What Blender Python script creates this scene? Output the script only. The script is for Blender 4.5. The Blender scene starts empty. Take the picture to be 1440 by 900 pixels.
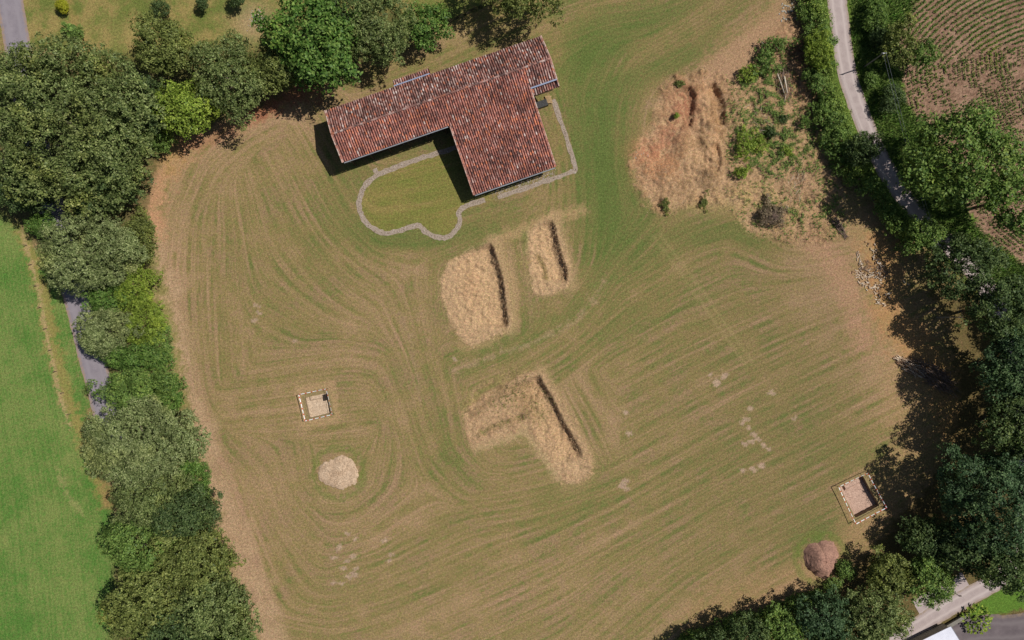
import bpy, math, random
import numpy as np
from mathutils import Vector

SC = bpy.context.scene
COL = SC.collection
# ------------------------------------------------------------------ camera, light, exposure
H = 100.0                                   # flying height; 10 photo pixels = 1 m on the ground
cd = bpy.data.cameras.new('camera'); cam = bpy.data.objects.new('camera', cd); COL.objects.link(cam)
cam.location = (0, 0, H); cam.rotation_euler = (0, 0, 0)
cd.sensor_width = 36; cd.lens = 25.0; cd.clip_end = 6000; cd.clip_start = 0.5
SC.camera = cam
SUN_EL = math.radians(57)
SDX, SDY = 0.951, 0.309                     # the sun stands to the right and slightly up in the photo
W = bpy.data.worlds.new('World'); SC.world = W; W.use_nodes = True
nt = W.node_tree; bg = nt.nodes['Background']
sky = nt.nodes.new('ShaderNodeTexSky'); sky.sky_type = 'NISHITA'; sky.sun_disc = False
sky.sun_elevation = SUN_EL; sky.sun_rotation = math.atan2(SDX, SDY)
nt.links.new(sky.outputs[0], bg.inputs[0]); bg.inputs[1].default_value = 0.05
sd = bpy.data.lights.new('sun', 'SUN'); sd.energy = 4.3; sd.angle = math.radians(0.5); sd.color = (1.0, 0.965, 0.915)
so = bpy.data.objects.new('sun', sd); COL.objects.link(so)
so.rotation_euler = Vector((-SDX*math.cos(SUN_EL), -SDY*math.cos(SUN_EL), -math.sin(SUN_EL))).to_track_quat('-Z', 'Y').to_euler()
so.location = (60, 16, 90)
SC.view_settings.view_transform = 'Standard'; SC.view_settings.look = 'None'
SC.view_settings.exposure = 0.0; SC.view_settings.gamma = 1.0; SC.view_settings.use_curve_mapping = False

# ------------------------------------------------------------------ helpers
def g(px, py): return ((px-720)/10.0, (450-py)/10.0)
def P(px, py, h): k = (1-h/H)/10.0; return ((px-720)*k, (450-py)*k)
def lin(r, gg, b, k=0.86):
    f = lambda c: (c/255.0/12.92 if c/255.0 <= 0.04045 else ((c/255.0+0.055)/1.055)**2.4)*k
    return (f(r), f(gg), f(b))
def tag(o, label=None, cat=None, group=None, kind=None):
    if label: o['label'] = label
    if cat: o['category'] = cat
    if group: o['group'] = group
    if kind: o['kind'] = kind
    return o
def empty(name, loc, label=None, cat=None, group=None, rz=0):
    o = bpy.data.objects.new(name, None); COL.objects.link(o); o.location = loc; o.rotation_euler = (0, 0, rz)
    o.empty_display_size = 0.3
    return tag(o, label, cat, group)
def mesh_np(name, V, F, mat, parent=None, smooth=False, midx=None):
    """V (n,3) array, F (m,4) or (m,3) int array or list of such"""
    V = np.asarray(V, np.float32); Fs = F if (isinstance(F, list) and isinstance(F[0], np.ndarray)) else [F]
    Fs = [np.asarray(f, np.int32) for f in Fs if len(f)]
    me = bpy.data.meshes.new(name)
    me.vertices.add(len(V)); me.vertices.foreach_set('co', V.ravel())
    tot = np.concatenate([np.full(len(f), f.shape[1], np.int32) for f in Fs])
    idx = np.concatenate([f.ravel() for f in Fs])
    me.loops.add(len(idx)); me.loops.foreach_set('vertex_index', idx)
    me.polygons.add(len(tot)); st = np.zeros(len(tot), np.int32); st[1:] = np.cumsum(tot)[:-1]
    me.polygons.foreach_set('loop_start', st)
    mats = mat if isinstance(mat, list) else [mat]
    for m in mats: me.materials.append(m)
    if midx is not None: me.polygons.foreach_set('material_index', np.asarray(midx, np.int32))
    me.polygons.foreach_set('use_smooth', np.full(len(tot), bool(smooth)))
    me.update(calc_edges=True)
    o = bpy.data.objects.new(name, me); COL.objects.link(o)
    if parent: o.parent = parent
    return o
class MB:
    """collects shapes into one mesh"""
    def __init__(s): s.v = []; s.f = []; s.m = []
    def quad(s, a, b, c, d, m=0):
        n = len(s.v); s.v += [a, b, c, d]; s.f.append((n, n+1, n+2, n+3)); s.m.append(m)
    def box(s, c, size, rz=0, m=0, tilt=0):
        cx, cy, cz = c; sx, sy, sz = [q/2 for q in size]; n = len(s.v); ca, sa = math.cos(rz), math.sin(rz)
        for z in (-sz, sz):
            for x, y in ((-sx, -sy), (sx, -sy), (sx, sy), (-sx, sy)):
                s.v.append((cx+x*ca-y*sa, cy+x*sa+y*ca, cz+z+x*tilt))
        for q in ((0, 3, 2, 1), (4, 5, 6, 7), (0, 1, 5, 4), (1, 2, 6, 5), (2, 3, 7, 6), (3, 0, 4, 7)):
            s.f.append(tuple(n+i for i in q)); s.m.append(m)
    def tube(s, pts, r, seg=6, m=0, jag=0, rng=random):
        if not isinstance(r, (list, tuple)): r = [r]*len(pts)
        n = len(s.v); pts = [Vector(p) for p in pts]
        for i, p in enumerate(pts):
            d = (pts[min(i+1, len(pts)-1)]-pts[max(i-1, 0)]).normalized()
            a = d.cross(Vector((0, 0, 1)) if abs(d.z) < 0.9 else Vector((1, 0, 0))).normalized(); b = d.cross(a)
            for k in range(seg):
                t = 2*math.pi*k/seg; q = r[i]*(1+rng.uniform(-jag, jag)) if jag else r[i]
                s.v.append(tuple(p+a*math.cos(t)*q+b*math.sin(t)*q))
        for i in range(len(pts)-1):
            for k in range(seg):
                k2 = (k+1) % seg
                s.f.append((n+i*seg+k, n+i*seg+k2, n+(i+1)*seg+k2, n+(i+1)*seg+k)); s.m.append(m)
        for base, rev in ((n, True), (n+(len(pts)-1)*seg, False)):
            f = [base+k for k in range(seg)]; s.f.append(tuple(f[::-1] if rev else f)); s.m.append(m)
    def poly(s, pts, m=0):
        n = len(s.v); s.v += list(pts); s.f.append(tuple(range(n, n+len(pts)))); s.m.append(m)
    def rock(s, c, r, rng, m=0, flat=0.6):
        n = len(s.v); phi = rng.uniform(0, 6.3); ex = rng.uniform(.7, 1.3)
        ring = 6
        s.v.append((c[0], c[1], c[2]+r*flat))
        for k in range(ring):
            t = phi+6.283*k/ring; q = r*rng.uniform(.75, 1.15)
            s.v.append((c[0]+math.cos(t)*q*ex, c[1]+math.sin(t)*q/ex, c[2]+r*flat*rng.uniform(.2, .6)))
        for k in range(ring):
            t = phi+6.283*k/ring; s.v.append((c[0]+math.cos(t)*r*ex, c[1]+math.sin(t)*r/ex, c[2]-r*.4))
        for k in range(ring):
            k2 = (k+1) % ring
            s.f.append((n, n+1+k, n+1+k2)); s.m.append(m)
            s.f.append((n+1+k, n+1+ring+k, n+1+ring+k2, n+1+k2)); s.m.append(m)
    def build(s, name, mat, parent=None, smooth=False):
        me = bpy.data.meshes.new(name); me.from_pydata(s.v, [], s.f)
        for m in (mat if isinstance(mat, list) else [mat]): me.materials.append(m)
        me.polygons.foreach_set('material_index', s.m)
        me.polygons.foreach_set('use_smooth', [smooth]*len(s.f)); me.update()
        o = bpy.data.objects.new(name, me); COL.objects.link(o)
        if parent: o.parent = parent
        return o
# ---- materials
def nodes(name, rough=0.9, spec=0.15):
    m = bpy.data.materials.new(name); m.use_nodes = True; t = m.node_tree; b = t.nodes['Principled BSDF']
    b.inputs['Roughness'].default_value = rough; b.inputs['Specular IOR Level'].default_value = spec
    return m, t, b
def nz(t, scale, detail=4, rough=.6, vec=None, dist=0):
    n = t.nodes.new('ShaderNodeTexNoise'); n.inputs['Scale'].default_value = scale; n.inputs['Detail'].default_value = detail
    n.inputs['Roughness'].default_value = rough; n.inputs['Distortion'].default_value = dist
    if vec is None:
        tc = t.nodes.new('ShaderNodeTexCoord'); vec = tc.outputs['Object']
    t.links.new(vec, n.inputs['Vector']); return n.outputs['Fac']
def ramp(t, fac, stops):
    r = t.nodes.new('ShaderNodeValToRGB'); e = r.color_ramp.elements
    while len(e) < len(stops): e.new(0.5)
    for q, (p, c) in zip(e, stops): q.position = p; q.color = (*c, 1) if len(c) == 3 else c
    t.links.new(fac, r.inputs['Fac']); return r.outputs['Color']
def mix(t, a, b, fac, mode='MIX'):
    m = t.nodes.new('ShaderNodeMix'); m.data_type = 'RGBA'; m.blend_type = mode; m.clamp_factor = True
    for s, v in ((m.inputs[6], a), (m.inputs[7], b), (m.inputs[0], fac)):
        if hasattr(v, 'links') or hasattr(v, 'is_linked'): t.links.new(v, s)
        elif isinstance(v, (int, float)): s.default_value = v
        else: s.default_value = (*v, 1)
    return m.outputs[2]
def mr(t, v, a, b, c, d):
    m = t.nodes.new('ShaderNodeMapRange'); t.links.new(v, m.inputs[0])
    for i, q in enumerate((a, b, c, d)): m.inputs[i+1].default_value = q
    return m.outputs[0]
def grey(t, v):
    c = t.nodes.new('ShaderNodeCombineColor')
    for i in range(3): t.links.new(v, c.inputs[i])
    return c.outputs[0]
def bump(t, b, fac, strength=.5, dist=.05):
    n = t.nodes.new('ShaderNodeBump'); n.inputs['Strength'].default_value = strength; n.inputs['Distance'].default_value = dist
    t.links.new(fac, n.inputs['Height']); t.links.new(n.outputs[0], b.inputs['Normal'])
def noisy(name, cols, scale=4, rough=.9, spec=.15, bs=.4, bd=.03, fine=30, detail=6):
    m, t, b = nodes(name, rough, spec)
    n = nz(t, scale, detail, .65); c = ramp(t, n, [(0.3+0.4*i/max(1, len(cols)-1), q) for i, q in enumerate(cols)])
    f = nz(t, fine, 3); c = mix(t, c, grey(t, mr(t, f, .3, .7, .65, 1.3)), 1.0, 'MULTIPLY')
    t.links.new(c, b.inputs['Base Color']); bump(t, b, f, bs, bd); return m
def islands(name, stops, rough=.85, spec=.2, fine=12, lo=.75, hi=1.2, lowfreq=None):
    """each island of the mesh takes its own colour"""
    m, t, b = nodes(name, rough, spec); gm = t.nodes.new('ShaderNodeNewGeometry')
    c = ramp(t, gm.outputs['Random Per Island'], stops); f = nz(t, fine, 3)
    c = mix(t, c, grey(t, mr(t, f, .3, .7, lo, hi)), 1.0, 'MULTIPLY')
    if lowfreq:
        l = nz(t, lowfreq, 3); c = mix(t, c, grey(t, mr(t, l, .35, .65, .72, 1.25)), 1.0, 'MULTIPLY')
    t.links.new(c, b.inputs['Base Color']); return m
def leafmat(name, dark, midc, light, trans=.16, lowfreq=.35):
    m = bpy.data.materials.new(name); m.use_nodes = True; t = m.node_tree
    for n in list(t.nodes):
        if n.type != 'OUTPUT_MATERIAL': t.nodes.remove(n)
    out = t.nodes[0]; gm = t.nodes.new('ShaderNodeNewGeometry')
    c = ramp(t, gm.outputs['Random Per Island'], [(0, dark), (.5, midc), (1, light)])
    l = nz(t, lowfreq, 3, .6); c = mix(t, c, grey(t, mr(t, l, .3, .7, .7, 1.3)), 1.0, 'MULTIPLY')
    l2 = nz(t, lowfreq*.5, 2, .5); c = mix(t, c, (1.25, 1.05, .75), mr(t, l2, .5, .75, 0, .8), 'MULTIPLY')
    d = t.nodes.new('ShaderNodeBsdfDiffuse'); tr = t.nodes.new('ShaderNodeBsdfTranslucent'); gl = t.nodes.new('ShaderNodeBsdfGlossy')
    gl.inputs['Roughness'].default_value = .45; gl.inputs['Color'].default_value = (.55, .6, .6, 1)
    t.links.new(c, d.inputs[0]); c2 = mix(t, c, (1.15, 1.2, .5), 1.0, 'MULTIPLY'); t.links.new(c2, tr.inputs[0])
    s1 = t.nodes.new('ShaderNodeMixShader'); s1.inputs[0].default_value = trans
    t.links.new(d.outputs[0], s1.inputs[1]); t.links.new(tr.outputs[0], s1.inputs[2])
    s2 = t.nodes.new('ShaderNodeMixShader'); s2.inputs[0].default_value = .012
    t.links.new(s1.outputs[0], s2.inputs[1]); t.links.new(gl.outputs[0], s2.inputs[2])
    t.links.new(s2.outputs[0], out.inputs['Surface']); return m

# ------------------------------------------------------------------ ground
DX = 0.16
fx = np.arange(-80, 80+DX/2, DX); fy = np.arange(-52, 52+DX/2, DX)
out = np.cumsum(np.geomspace(.4, 320, 30))
xs = np.concatenate([fx[0]-out[::-1], fx, fx[-1]+out]); ys = np.concatenate([fy[0]-out[::-1], fy, fy[-1]+out])
NX, NY = len(fx), len(fy); NO = len(out)
rs = np.random.RandomState(7)
def band(lo, hi, seed, shape=(NY, NX), beta=1.0):
    """noise holding wavelengths lo..hi metres, mean 0, sd 1"""
    r = np.random.RandomState(seed); F = np.fft.rfft2(r.randn(*shape))
    ky = np.fft.fftfreq(shape[0], DX)[:, None]; kx = np.fft.rfftfreq(shape[1], DX)[None]; k = np.hypot(kx, ky)+1e-9
    m = np.exp(-(np.maximum(0, np.log(k*lo)))**2*8)*np.exp(-(np.maximum(0, -np.log(k*hi)))**2*8)*k**(-beta)
    m[0, 0] = 0; n = np.fft.irfft2(F*m, s=shape); return (n-n.mean())/n.std()
FLOW = [(270,270,65),(240,350,85),(330,215,40),(370,185,25),(375,240,-62),(414,321,-62),(445,365,-50),(475,395,-42),(510,415,-28),(340,300,-80),(300,350,88),
 (230,420,98),(250,500,100),(300,600,104),(340,700,107),(370,800,110),(285,420,92),(320,480,92),(440,180,-60),(430,270,-62),(490,270,-62),(500,330,-45),(560,345,-5),(620,350,20),
 (551,440,-68),(582,537,-72),(600,440,-78),(620,560,-76),(610,400,88),(600,620,-70),(640,660,-45),(460,500,11),(400,520,11),(400,580,8),(330,585,10),(500,480,-8),
 (400,450,-30),(340,650,-45),(480,615,8),(425,660,95),(530,660,80),(476,710,3),(440,700,-40),(510,700,40),(430,740,-50),(400,700,-70),(550,740,35),(500,780,18),(400,830,-60),(430,870,-10),(500,850,18),
 (600,830,22),(700,800,24),(800,760,28),(900,700,30),(1000,650,28),(1100,600,26),(1000,780,31),(1100,760,28),(860,860,40),(950,850,40),(700,880,24),(600,760,25),(700,710,8),(760,710,15),
 (900,400,27),(1000,400,25),(900,500,27),(1000,500,25),(1100,450,24),(1150,550,26),(1100,680,26),(1200,500,26),(1190,420,24),(1250,570,28),(1180,620,28),(1130,350,10),(1130,720,27),
 (845,400,55),(822,340,86),(760,500,30),(820,470,40),(680,515,22),(660,480,20),(870,200,86),(900,260,-70),(835,250,-85),(850,110,65),(950,75,30),(1030,40,35),(800,30,20),(880,20,8),
 (640,40,25),(560,115,20),(600,240,15),(560,280,12),(1000,310,20),(1060,350,-25),(838,560,-60),(900,560,27),(900,620,28),(840,690,20),(640,600,-82),(845,620,-66),(728,430,-80),(730,360,-80),
 (50,500,100),(50,800,95),(150,40,80),(300,40,15),(1100,330,-40),(760,160,-70),(820,180,-78),(700,300,18),(900,340,45)]
GX, GY = np.meshgrid(np.arange(-80, 81, 1.0), np.arange(-52, 53, 1.0))
fa = np.array(FLOW, float); fxw = (fa[:, 0]-720)/10; fyw = (450-fa[:, 1])/10; th = np.radians(fa[:, 2])*2
wgt = 1/((GX[..., None]-fxw)**2+(GY[..., None]-fyw)**2+2.0)**1.6
c2 = (wgt*np.cos(th)).sum(-1); s2 = (wgt*np.sin(th)).sum(-1)
def up(A, Xq, Yq, x0, y0, d):
    jx = np.clip((Xq-x0)/d, 0, A.shape[1]-1.001); iy = np.clip((Yq-y0)/d, 0, A.shape[0]-1.001)
    j = jx.astype(int); i = iy.astype(int); fx_ = jx-j; fy_ = iy-i
    return (A[i, j]*(1-fx_)+A[i, j+1]*fx_)*(1-fy_)+(A[i+1, j]*(1-fx_)+A[i+1, j+1]*fx_)*fy_
FX, FY = np.meshgrid(fx, fy)
ang = np.arctan2(up(s2, FX, FY, -80, -52, 1.0), up(c2, FX, FY, -80, -52, 1.0))/2
UX, UY = np.cos(ang), np.sin(ang)
def lic(N, L, ds):
    acc = N.copy()
    for sg in (1, -1):
        px, py = FX.copy(), FY.copy(); dx, dy = UX*sg, UY*sg
        for k in range(int(L/ds)):
            px += dx*ds; py += dy*ds
            j = np.clip(((px-fx[0])/DX+.5).astype(int), 0, NX-1); i = np.clip(((py-fy[0])/DX+.5).astype(int), 0, NY-1)
            acc += N[i, j]*(1-k*ds/L*.6); nx, ny = UX[i, j], UY[i, j]; s = np.sign(nx*dx+ny*dy); s[s == 0] = 1
            dx, dy = nx*s, ny*s
    return (acc-acc.mean())/acc.std()
STRIPE = lic(band(1.15, 2.1, 11, beta=0), 6.0, .3)
STREAK = lic(band(.4, .75, 12, beta=0), 4.2, .16)
WIDE = lic(band(3.0, 7, 13, beta=0), 9, .5)
N_S, N_M, N_L, N_XL = band(.3, .8, 1, beta=0), band(.8, 3, 2), band(3, 10, 3), band(8, 30, 4)
X, Y = np.meshgrid(xs, ys)
PX, PY = X*10+720, 450-Y*10
def full(A):
    f = np.zeros(X.shape); f[:] = 0; f[NO:NO+NY, NO:NO+NX] = A; return f
STRIPE, STREAK, WIDE, N_S, N_M, N_L, N_XL = [full(a) for a in (STRIPE, STREAK, WIDE, N_S, N_M, N_L, N_XL)]
def dline(pts, signed=False):
    best = np.full(X.shape, 1e9); side = np.zeros(X.shape); tt = np.zeros(X.shape); n = len(pts)-1
    for k in range(n):
        (ax, ay), (bx, by) = pts[k], pts[k+1]; ex, ey = bx-ax, by-ay; L2 = ex*ex+ey*ey
        t = np.clip(((PX-ax)*ex+(PY-ay)*ey)/L2, 0, 1); d = np.hypot(PX-ax-t*ex, PY-ay-t*ey); m = d < best
        best[m] = d[m]
        if signed: cr = ex*(PY-ay)-ey*(PX-ax); side[m] = np.sign(cr)[m]; tt[m] = ((k+t)/n)[m]
    return (best, side, tt) if signed else best
def inside(pts):
    r = np.zeros(X.shape, bool); n = len(pts)
    for k in range(n):
        (ax, ay), (bx, by) = pts[k], pts[(k+1) % n]
        if ay == by: continue
        c = ((ay > PY) != (by > PY)) & (PX < (bx-ax)*(PY-ay)/(by-ay)+ax); r ^= c
    return r
def sst(x, a, b): t = np.clip((x-a)/(b-a), 0, 1); return t*t*(3-2*t)
def pmask(pts, soft=6, rough=0):
    d = dline(pts+[pts[0]]); d = np.where(inside(pts), d, -d)+rough*(N_M*.6+N_S*.4); return sst(d, -soft, soft)
def lmask(pts, w, soft=5, rough=0): return 1-sst(dline(pts)+rough*(N_M*.6+N_S*.4), w-soft, w+soft)
def blob(cx, cy, rx, ry=None, rot=0):
    ry = ry or rx; a = math.radians(rot); x, y = PX-cx, -(PY-cy); u = x*math.cos(a)+y*math.sin(a); v = -x*math.sin(a)+y*math.cos(a)
    return np.exp(-(u/rx)**2-(v/ry)**2)
col = np.zeros(X.shape+(3,)); Z = np.zeros(X.shape)
def lay(m, c):
    c = np.asarray(c, float); col[:] = col*(1-m[..., None])+c*m[..., None]
# -- the mown field: dry tan against green
G = 0.42+.05*sst(PX, 760, 1000)
for b in [(620,260,110,60,15,.45),(845,200,45,130,5,.75),(860,60,120,45,25,.55),(980,70,110,28,30,.5),(700,480,110,30,20,.3),(890,320,60,70,0,.35),(560,330,90,25,0,.5),
          (480,250,30,60,-20,.25),(640,60,120,25,18,.35),(880,440,130,70,27,.15),(1000,330,60,22,0,.3),(1100,500,120,70,27,.12),(1070,640,160,60,27,.12),(800,700,60,30,20,.3),
          (620,640,40,60,0,.18),(700,330,60,22,15,.3),(840,290,35,90,0,.25),(430,400,60,80,0,.1),(1130,740,50,20,20,.2),(1055,330,40,16,-20,.4),(770,600,120,120,0,.08),(350,330,50,90,0,.05),
          (1155,760,40,28,0,.4),(600,790,200,60,22,.05),(1200,640,60,40,0,.15)]:
    G += b[5]*blob(*b[:5])
for b in [(380,170,90,25,15,.35),(300,230,30,50,0,.15),(240,420,30,160,0,.2),(330,780,50,160,-20,.25),(1170,400,60,90,-25,.35),(1240,520,50,80,0,.3),(1120,830,90,25,25,.3),(1000,110,90,30,25,.5),
          (1060,60,60,40,0,.5),(900,80,80,14,25,.35),(580,60,60,25,18,.4),(640,50,60,20,18,.35),(500,480,60,60,0,.1),(650,860,200,18,22,.15),(520,720,60,60,0,.1),(640,500,40,40,0,.1),(860,590,20,60,-10,.15),(1020,560,80,20,25,.12)]:
    G -= b[5]*blob(*b[:5])
pathd = dline([(195,290),(225,380),(245,470),(268,560),(300,660),(340,770),(385,905)])
G -= .36*(1-sst(pathd, 5, 30))
G += (STRIPE*.082*(1-.25*sst(-PX, -700, -600)*sst(PY, 400, 460))*(1+.4*np.clip(N_L, -1.5, 1.5)+.3*np.clip(N_M, -1.5, 1.5))+STREAK*.075)+WIDE*.05+N_M*.06+N_L*.055+N_XL*.03+N_S*.075
G = np.where(G > .75, .75+(G-.75)*.5, G); G = np.clip(G, 0, 1.02)[..., None]
TAN = np.array(lin(164, 134, 104)); OLV = np.array(lin(134, 118, 76)); GRN = np.array(lin(96, 108, 56))
col[:] = np.where(G < .5, TAN+(OLV-TAN)*(G/.5), OLV+(GRN-OLV)*((G-.5)/.5))
rgt = sst(PX, 760, 1150)*(1-sst(PX, 1180, 1260)); lay(rgt*.22, lin(106, 94, 66))  # right half: browner sward, plus some lens vignetting put into the colour
pink = sst(N_L+N_XL*.6, .2, 1.8)*.35
lay(pink*(1-sst(G[..., 0], .4, .8)), lin(160, 126, 105))
# inside the gravel outline: yellower sward
encl = [(617,215),(545,240),(507,272),(505,290),(520,318),(540,328),(587,317),(628,334),(647,312),(646,297),(690,279),(640,180)]
lay(pmask(encl, 4)*.35, lin(140, 130, 62))
lay(pmask([(500,110),(700,35),(780,0),(620,0),(560,60)], 12)*.3, lin(128, 122, 60))
# tyre tracks in the grass
for dd in (0, 9): lay(lmask([(918+dd,332-dd*.5),(960+dd,388-dd*.5),(1012+dd,462-dd*.5),(1050+dd,515-dd*.5)], 2.2, 1.8, 1.5)*.26, lin(160, 144, 98))
lay(lmask([(640,520),(700,498),(760,478),(815,448),(850,395)], 2.5, 2.5, 5)*.45*(.5+.5*np.clip(N_S, 0, 1)), lin(176, 150, 122))
lay(lmask([(560,440),(575,470),(585,520),(592,560)], 2.5, 2.5, 2)*.3, lin(150, 125, 100))
# tan margin along the left hedge, orange where the soil is bare
lay((1-sst(pathd+5*N_L, 2, 30))*.6*(.8+.2*np.clip(N_M, -1, 1)), lin(174, 146, 116))
lay(lmask([(262,200),(225,245),(207,290),(212,325)], 18, 12, 8)*.85, lin(186, 142, 108))
lay(lmask([(250,195),(235,225)], 16, 10, 10)*.5, lin(150, 128, 70))
lay(lmask([(385,150),(300,195),(260,205)], 10, 8, 4)*.6, lin(165, 118, 90))
lay(lmask([(360,152),(395,135),(440,125)], 16, 10, 6)*.7, lin(150, 92, 68))
lay(lmask([(205,340),(222,400),(240,470),(255,560),(262,620),(285,690),(300,720)], 9, 8, 6)*.6, lin(118, 122, 55))
# right margin, dry and orange below the trees
rm = [(1215,330),(1240,400),(1270,480),(1285,560),(1290,640),(1240,720),(1190,790),(1100,840),(1000,870)]
lay(lmask(rm, 34, 26, 12)*.45, lin(168, 134, 98))
lay(lmask([(1240,345),(1250,440),(1275,470),(1320,520),(1340,600)], 22, 16, 12)*.55, lin(178, 132, 85))
lay(lmask([(1130,270),(1145,330),(1190,400),(1215,480)], 16, 14, 8)*.55, lin(174, 134, 108))
# bare, stony spots
rr = random.Random(3)
spots = [(1055,575,6),(1049,590,6),(1042,595,4),(1052,602,4),(1060,612,6),(1066,616,6),(1056,622,6),(1048,625,6),(1044,622,4),(1072,626,5),(1080,632,4),(1085,552,6),(1018,530,8),(1006,536,7),(1000,528,4),
 (1010,540,6),(874,683,9),(878,676,7),(880,688,5),(1118,589,4),(1070,655,9),(1060,660,6),(1045,662,5),(496,783,6),(488,790,5),(482,800,6),(500,800,4),(490,812,6),(497,808,8),(470,785,5),(478,772,4),(475,768,5),
 (488,750,5),(480,822,4),(545,788,5),(552,780,4),(500,757,4),(640,505,4),(540,760,5),(365,440,5),(358,452,5),(362,430,4),(415,480,4),(470,820,4),(885,610,6),(880,580,6)]
for (a, b, r) in spots:
    for k in range(3):
        lay(.75*(1-sst(np.hypot(PX-a-rr.uniform(-3, 3), (PY-b-rr.uniform(-2, 2))*1.3)+.9*N_S, r*.45, r*.45+1.5)), lin(170, 144, 122))
# -- garden lawn at the top left
lawn = [(-400,-400),(-400,40),(0,50),(100,80),(240,110),(380,90),(420,60),(640,30),(700,-10),(700,-400)]
L1 = np.clip(.5+.3*N_L+.2*N_M+.12*N_S+.15*WIDE, 0, 1)[..., None]
lay(pmask(lawn, 8, 4), 0); m = pmask(lawn, 8, 4)[..., None]
col[:] = col+m*(np.array(lin(146, 130, 80))*(1-L1)+np.array(lin(104, 112, 56))*L1)
lay(blob(355, 30, 26, 26)*.7, lin(165, 140, 110)); lay(blob(165,50,30,22)*.35, lin(160,140,90))
lay(lmask([(95,0),(105,40),(122,70)], 6, 5, 2)*.4, lin(165, 135, 85))
# -- bright green field on the left with its ditch and the verge of the lane
lf = [(-500,286),(0,288),(30,322),(95,420),(125,560),(135,620),(160,700),(165,800),(165,1000),(150,2000),(-3000,2000),(-3000,286)]
L2 = np.clip(.55+.09*N_L+.18*N_XL+.15*N_M+.2*N_S+.16*STREAK+.05*STRIPE, 0, 1)[..., None]; m = pmask(lf, 6, 4)[..., None]
lfc = np.array(lin(122, 134, 74))*(1-L2)+np.array(lin(80, 116, 50))*L2
col[:] = col*(1-m)+lfc*m
mm = pmask(lf, 4)
lay(lmask([(25,300),(45,360),(62,420),(75,490),(95,560),(118,620),(150,705)], 9, 7, 5)*.75*mm, lin(150, 132, 78))
lay(lmask([(28,310),(52,400),(66,470),(85,560),(98,600)], 2.5, 2.5, 3)*.7*mm, lin(176, 150, 110))
lay(lmask([(82,660),(90,690),(115,720)], 3, 3, 3)*.4*mm, lin(160, 148, 100))
for k in range(46):
    a, b = rr.uniform(-40, 140), rr.uniform(330, 900)
    lay(blob(a, b, rr.uniform(2, 5), rr.uniform(4, 12), rr.uniform(-20, 20))*.35*mm*(.6+.4*np.clip(N_S, -1, 1)), lin(150, 150, 90))
lay(lmask([(128,580),(148,640),(152,710)], 8, 6, 4)*.5*mm, lin(150, 115, 80))
# -- beyond the right hand lane: verge, ploughed crop field
lay(pmask([(1130,-600),(1150,60),(1170,170),(1215,250),(1300,340),(1400,440),(1440,600),(1800,700),(1800,-600)], 8, 4), lin(92, 110, 46))
verge = [(1185,-500),(1200,60),(1215,130),(1240,190),(1270,260),(1330,330),(1440,430),(1900,640),(1900,-500)]
L3 = np.clip(.5+.3*N_M+.25*N_S, 0, 1)[..., None]; m = pmask(verge, 4, 3)[..., None]
col[:] = col*(1-m)+m*(np.array(lin(104, 128, 52))*(1-L3)+np.array(lin(58, 98, 32))*L3)
crop = [(1300,-600),(1288,0),(1268,40),(1262,75),(1268,110),(1272,140),(1300,180),(1330,230),(1362,300),(1398,345),(1440,372),(1600,420),(3500,600),(3500,-600)]
L4 = np.clip(.5+.2*N_M+.25*N_S+.15*N_L, 0, 1)[..., None]; m = pmask(crop, 3, 4)[..., None]
col[:] = col*(1-m)+m*(np.array(lin(126, 98, 80))*(1-L4)+np.array(lin(152, 122, 102))*L4)
# -- bottom right: shrub floor, verge
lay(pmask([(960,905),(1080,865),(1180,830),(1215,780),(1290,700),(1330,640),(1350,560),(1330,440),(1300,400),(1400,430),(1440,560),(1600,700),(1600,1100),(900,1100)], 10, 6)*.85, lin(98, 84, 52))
lay(pmask([(1358,862),(1392,836),(1440,812),(1600,760),(1600,800),(1440,856),(1400,866),(1375,872)], 3, 2)*.9, lin(88, 122, 44))
# floor below the left hedge and the top trees
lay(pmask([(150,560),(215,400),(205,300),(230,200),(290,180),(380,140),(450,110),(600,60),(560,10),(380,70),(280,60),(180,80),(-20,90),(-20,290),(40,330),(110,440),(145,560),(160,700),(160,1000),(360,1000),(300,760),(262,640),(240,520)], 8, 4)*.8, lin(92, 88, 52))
# -- overgrown dig spoil at the upper right
spoil = [(935,112),(1000,104),(1050,118),(1075,70),(1110,20),(1135,60),(1160,150),(1185,240),(1195,330),(1120,345),(1050,325),(1030,285),(975,285),(930,302),(905,280),(884,225),(920,170),(925,140)]
sm = pmask(spoil, 6, 5)
mixn = np.clip(.5+.35*N_M+.3*N_S+.2*N_L, 0, 1)[..., None]
sc_ = np.array(lin(184, 150, 116))*(1-mixn)+np.array(lin(150, 120, 88))*mixn
col[:] = col*(1-sm[..., None])+sc_*sm[..., None]
for (a, b, rx, ry, w, c) in [(962,148,24,32,.9,(156,106,82)),(915,212,30,16,.8,(172,118,90)),(940,190,20,16,.7,(168,116,90)),(925,235,30,22,.6,(184,128,92)),(1010,190,14,40,.3,(180,128,92)),(1110,80,26,30,.8,(122,92,70)),(1125,120,18,24,.6,(165,116,88)),
        (1085,120,26,30,.5,(128,112,70)),(1070,180,38,40,.55,(122,122,62)),(1095,215,40,26,.5,(120,122,60)),(1150,200,30,60,.3,(128,118,64)),(1112,262,34,20,.4,(176,140,114)),
        (1140,310,14,40,.7,(178,138,108)),(1100,300,50,26,.35,(125,122,60)),(1175,300,18,30,.5,(112,118,54)),(985,285,50,14,.3,(196,164,118)),(1000,130,24,20,.3,(176,130,92)),(1060,275,40,20,.5,(192,164,112))]:
    lay(blob(a, b, rx, ry)*w*np.clip(.9+.35*N_M+.3*N_S, 0, 1.1), lin(*c))
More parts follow.
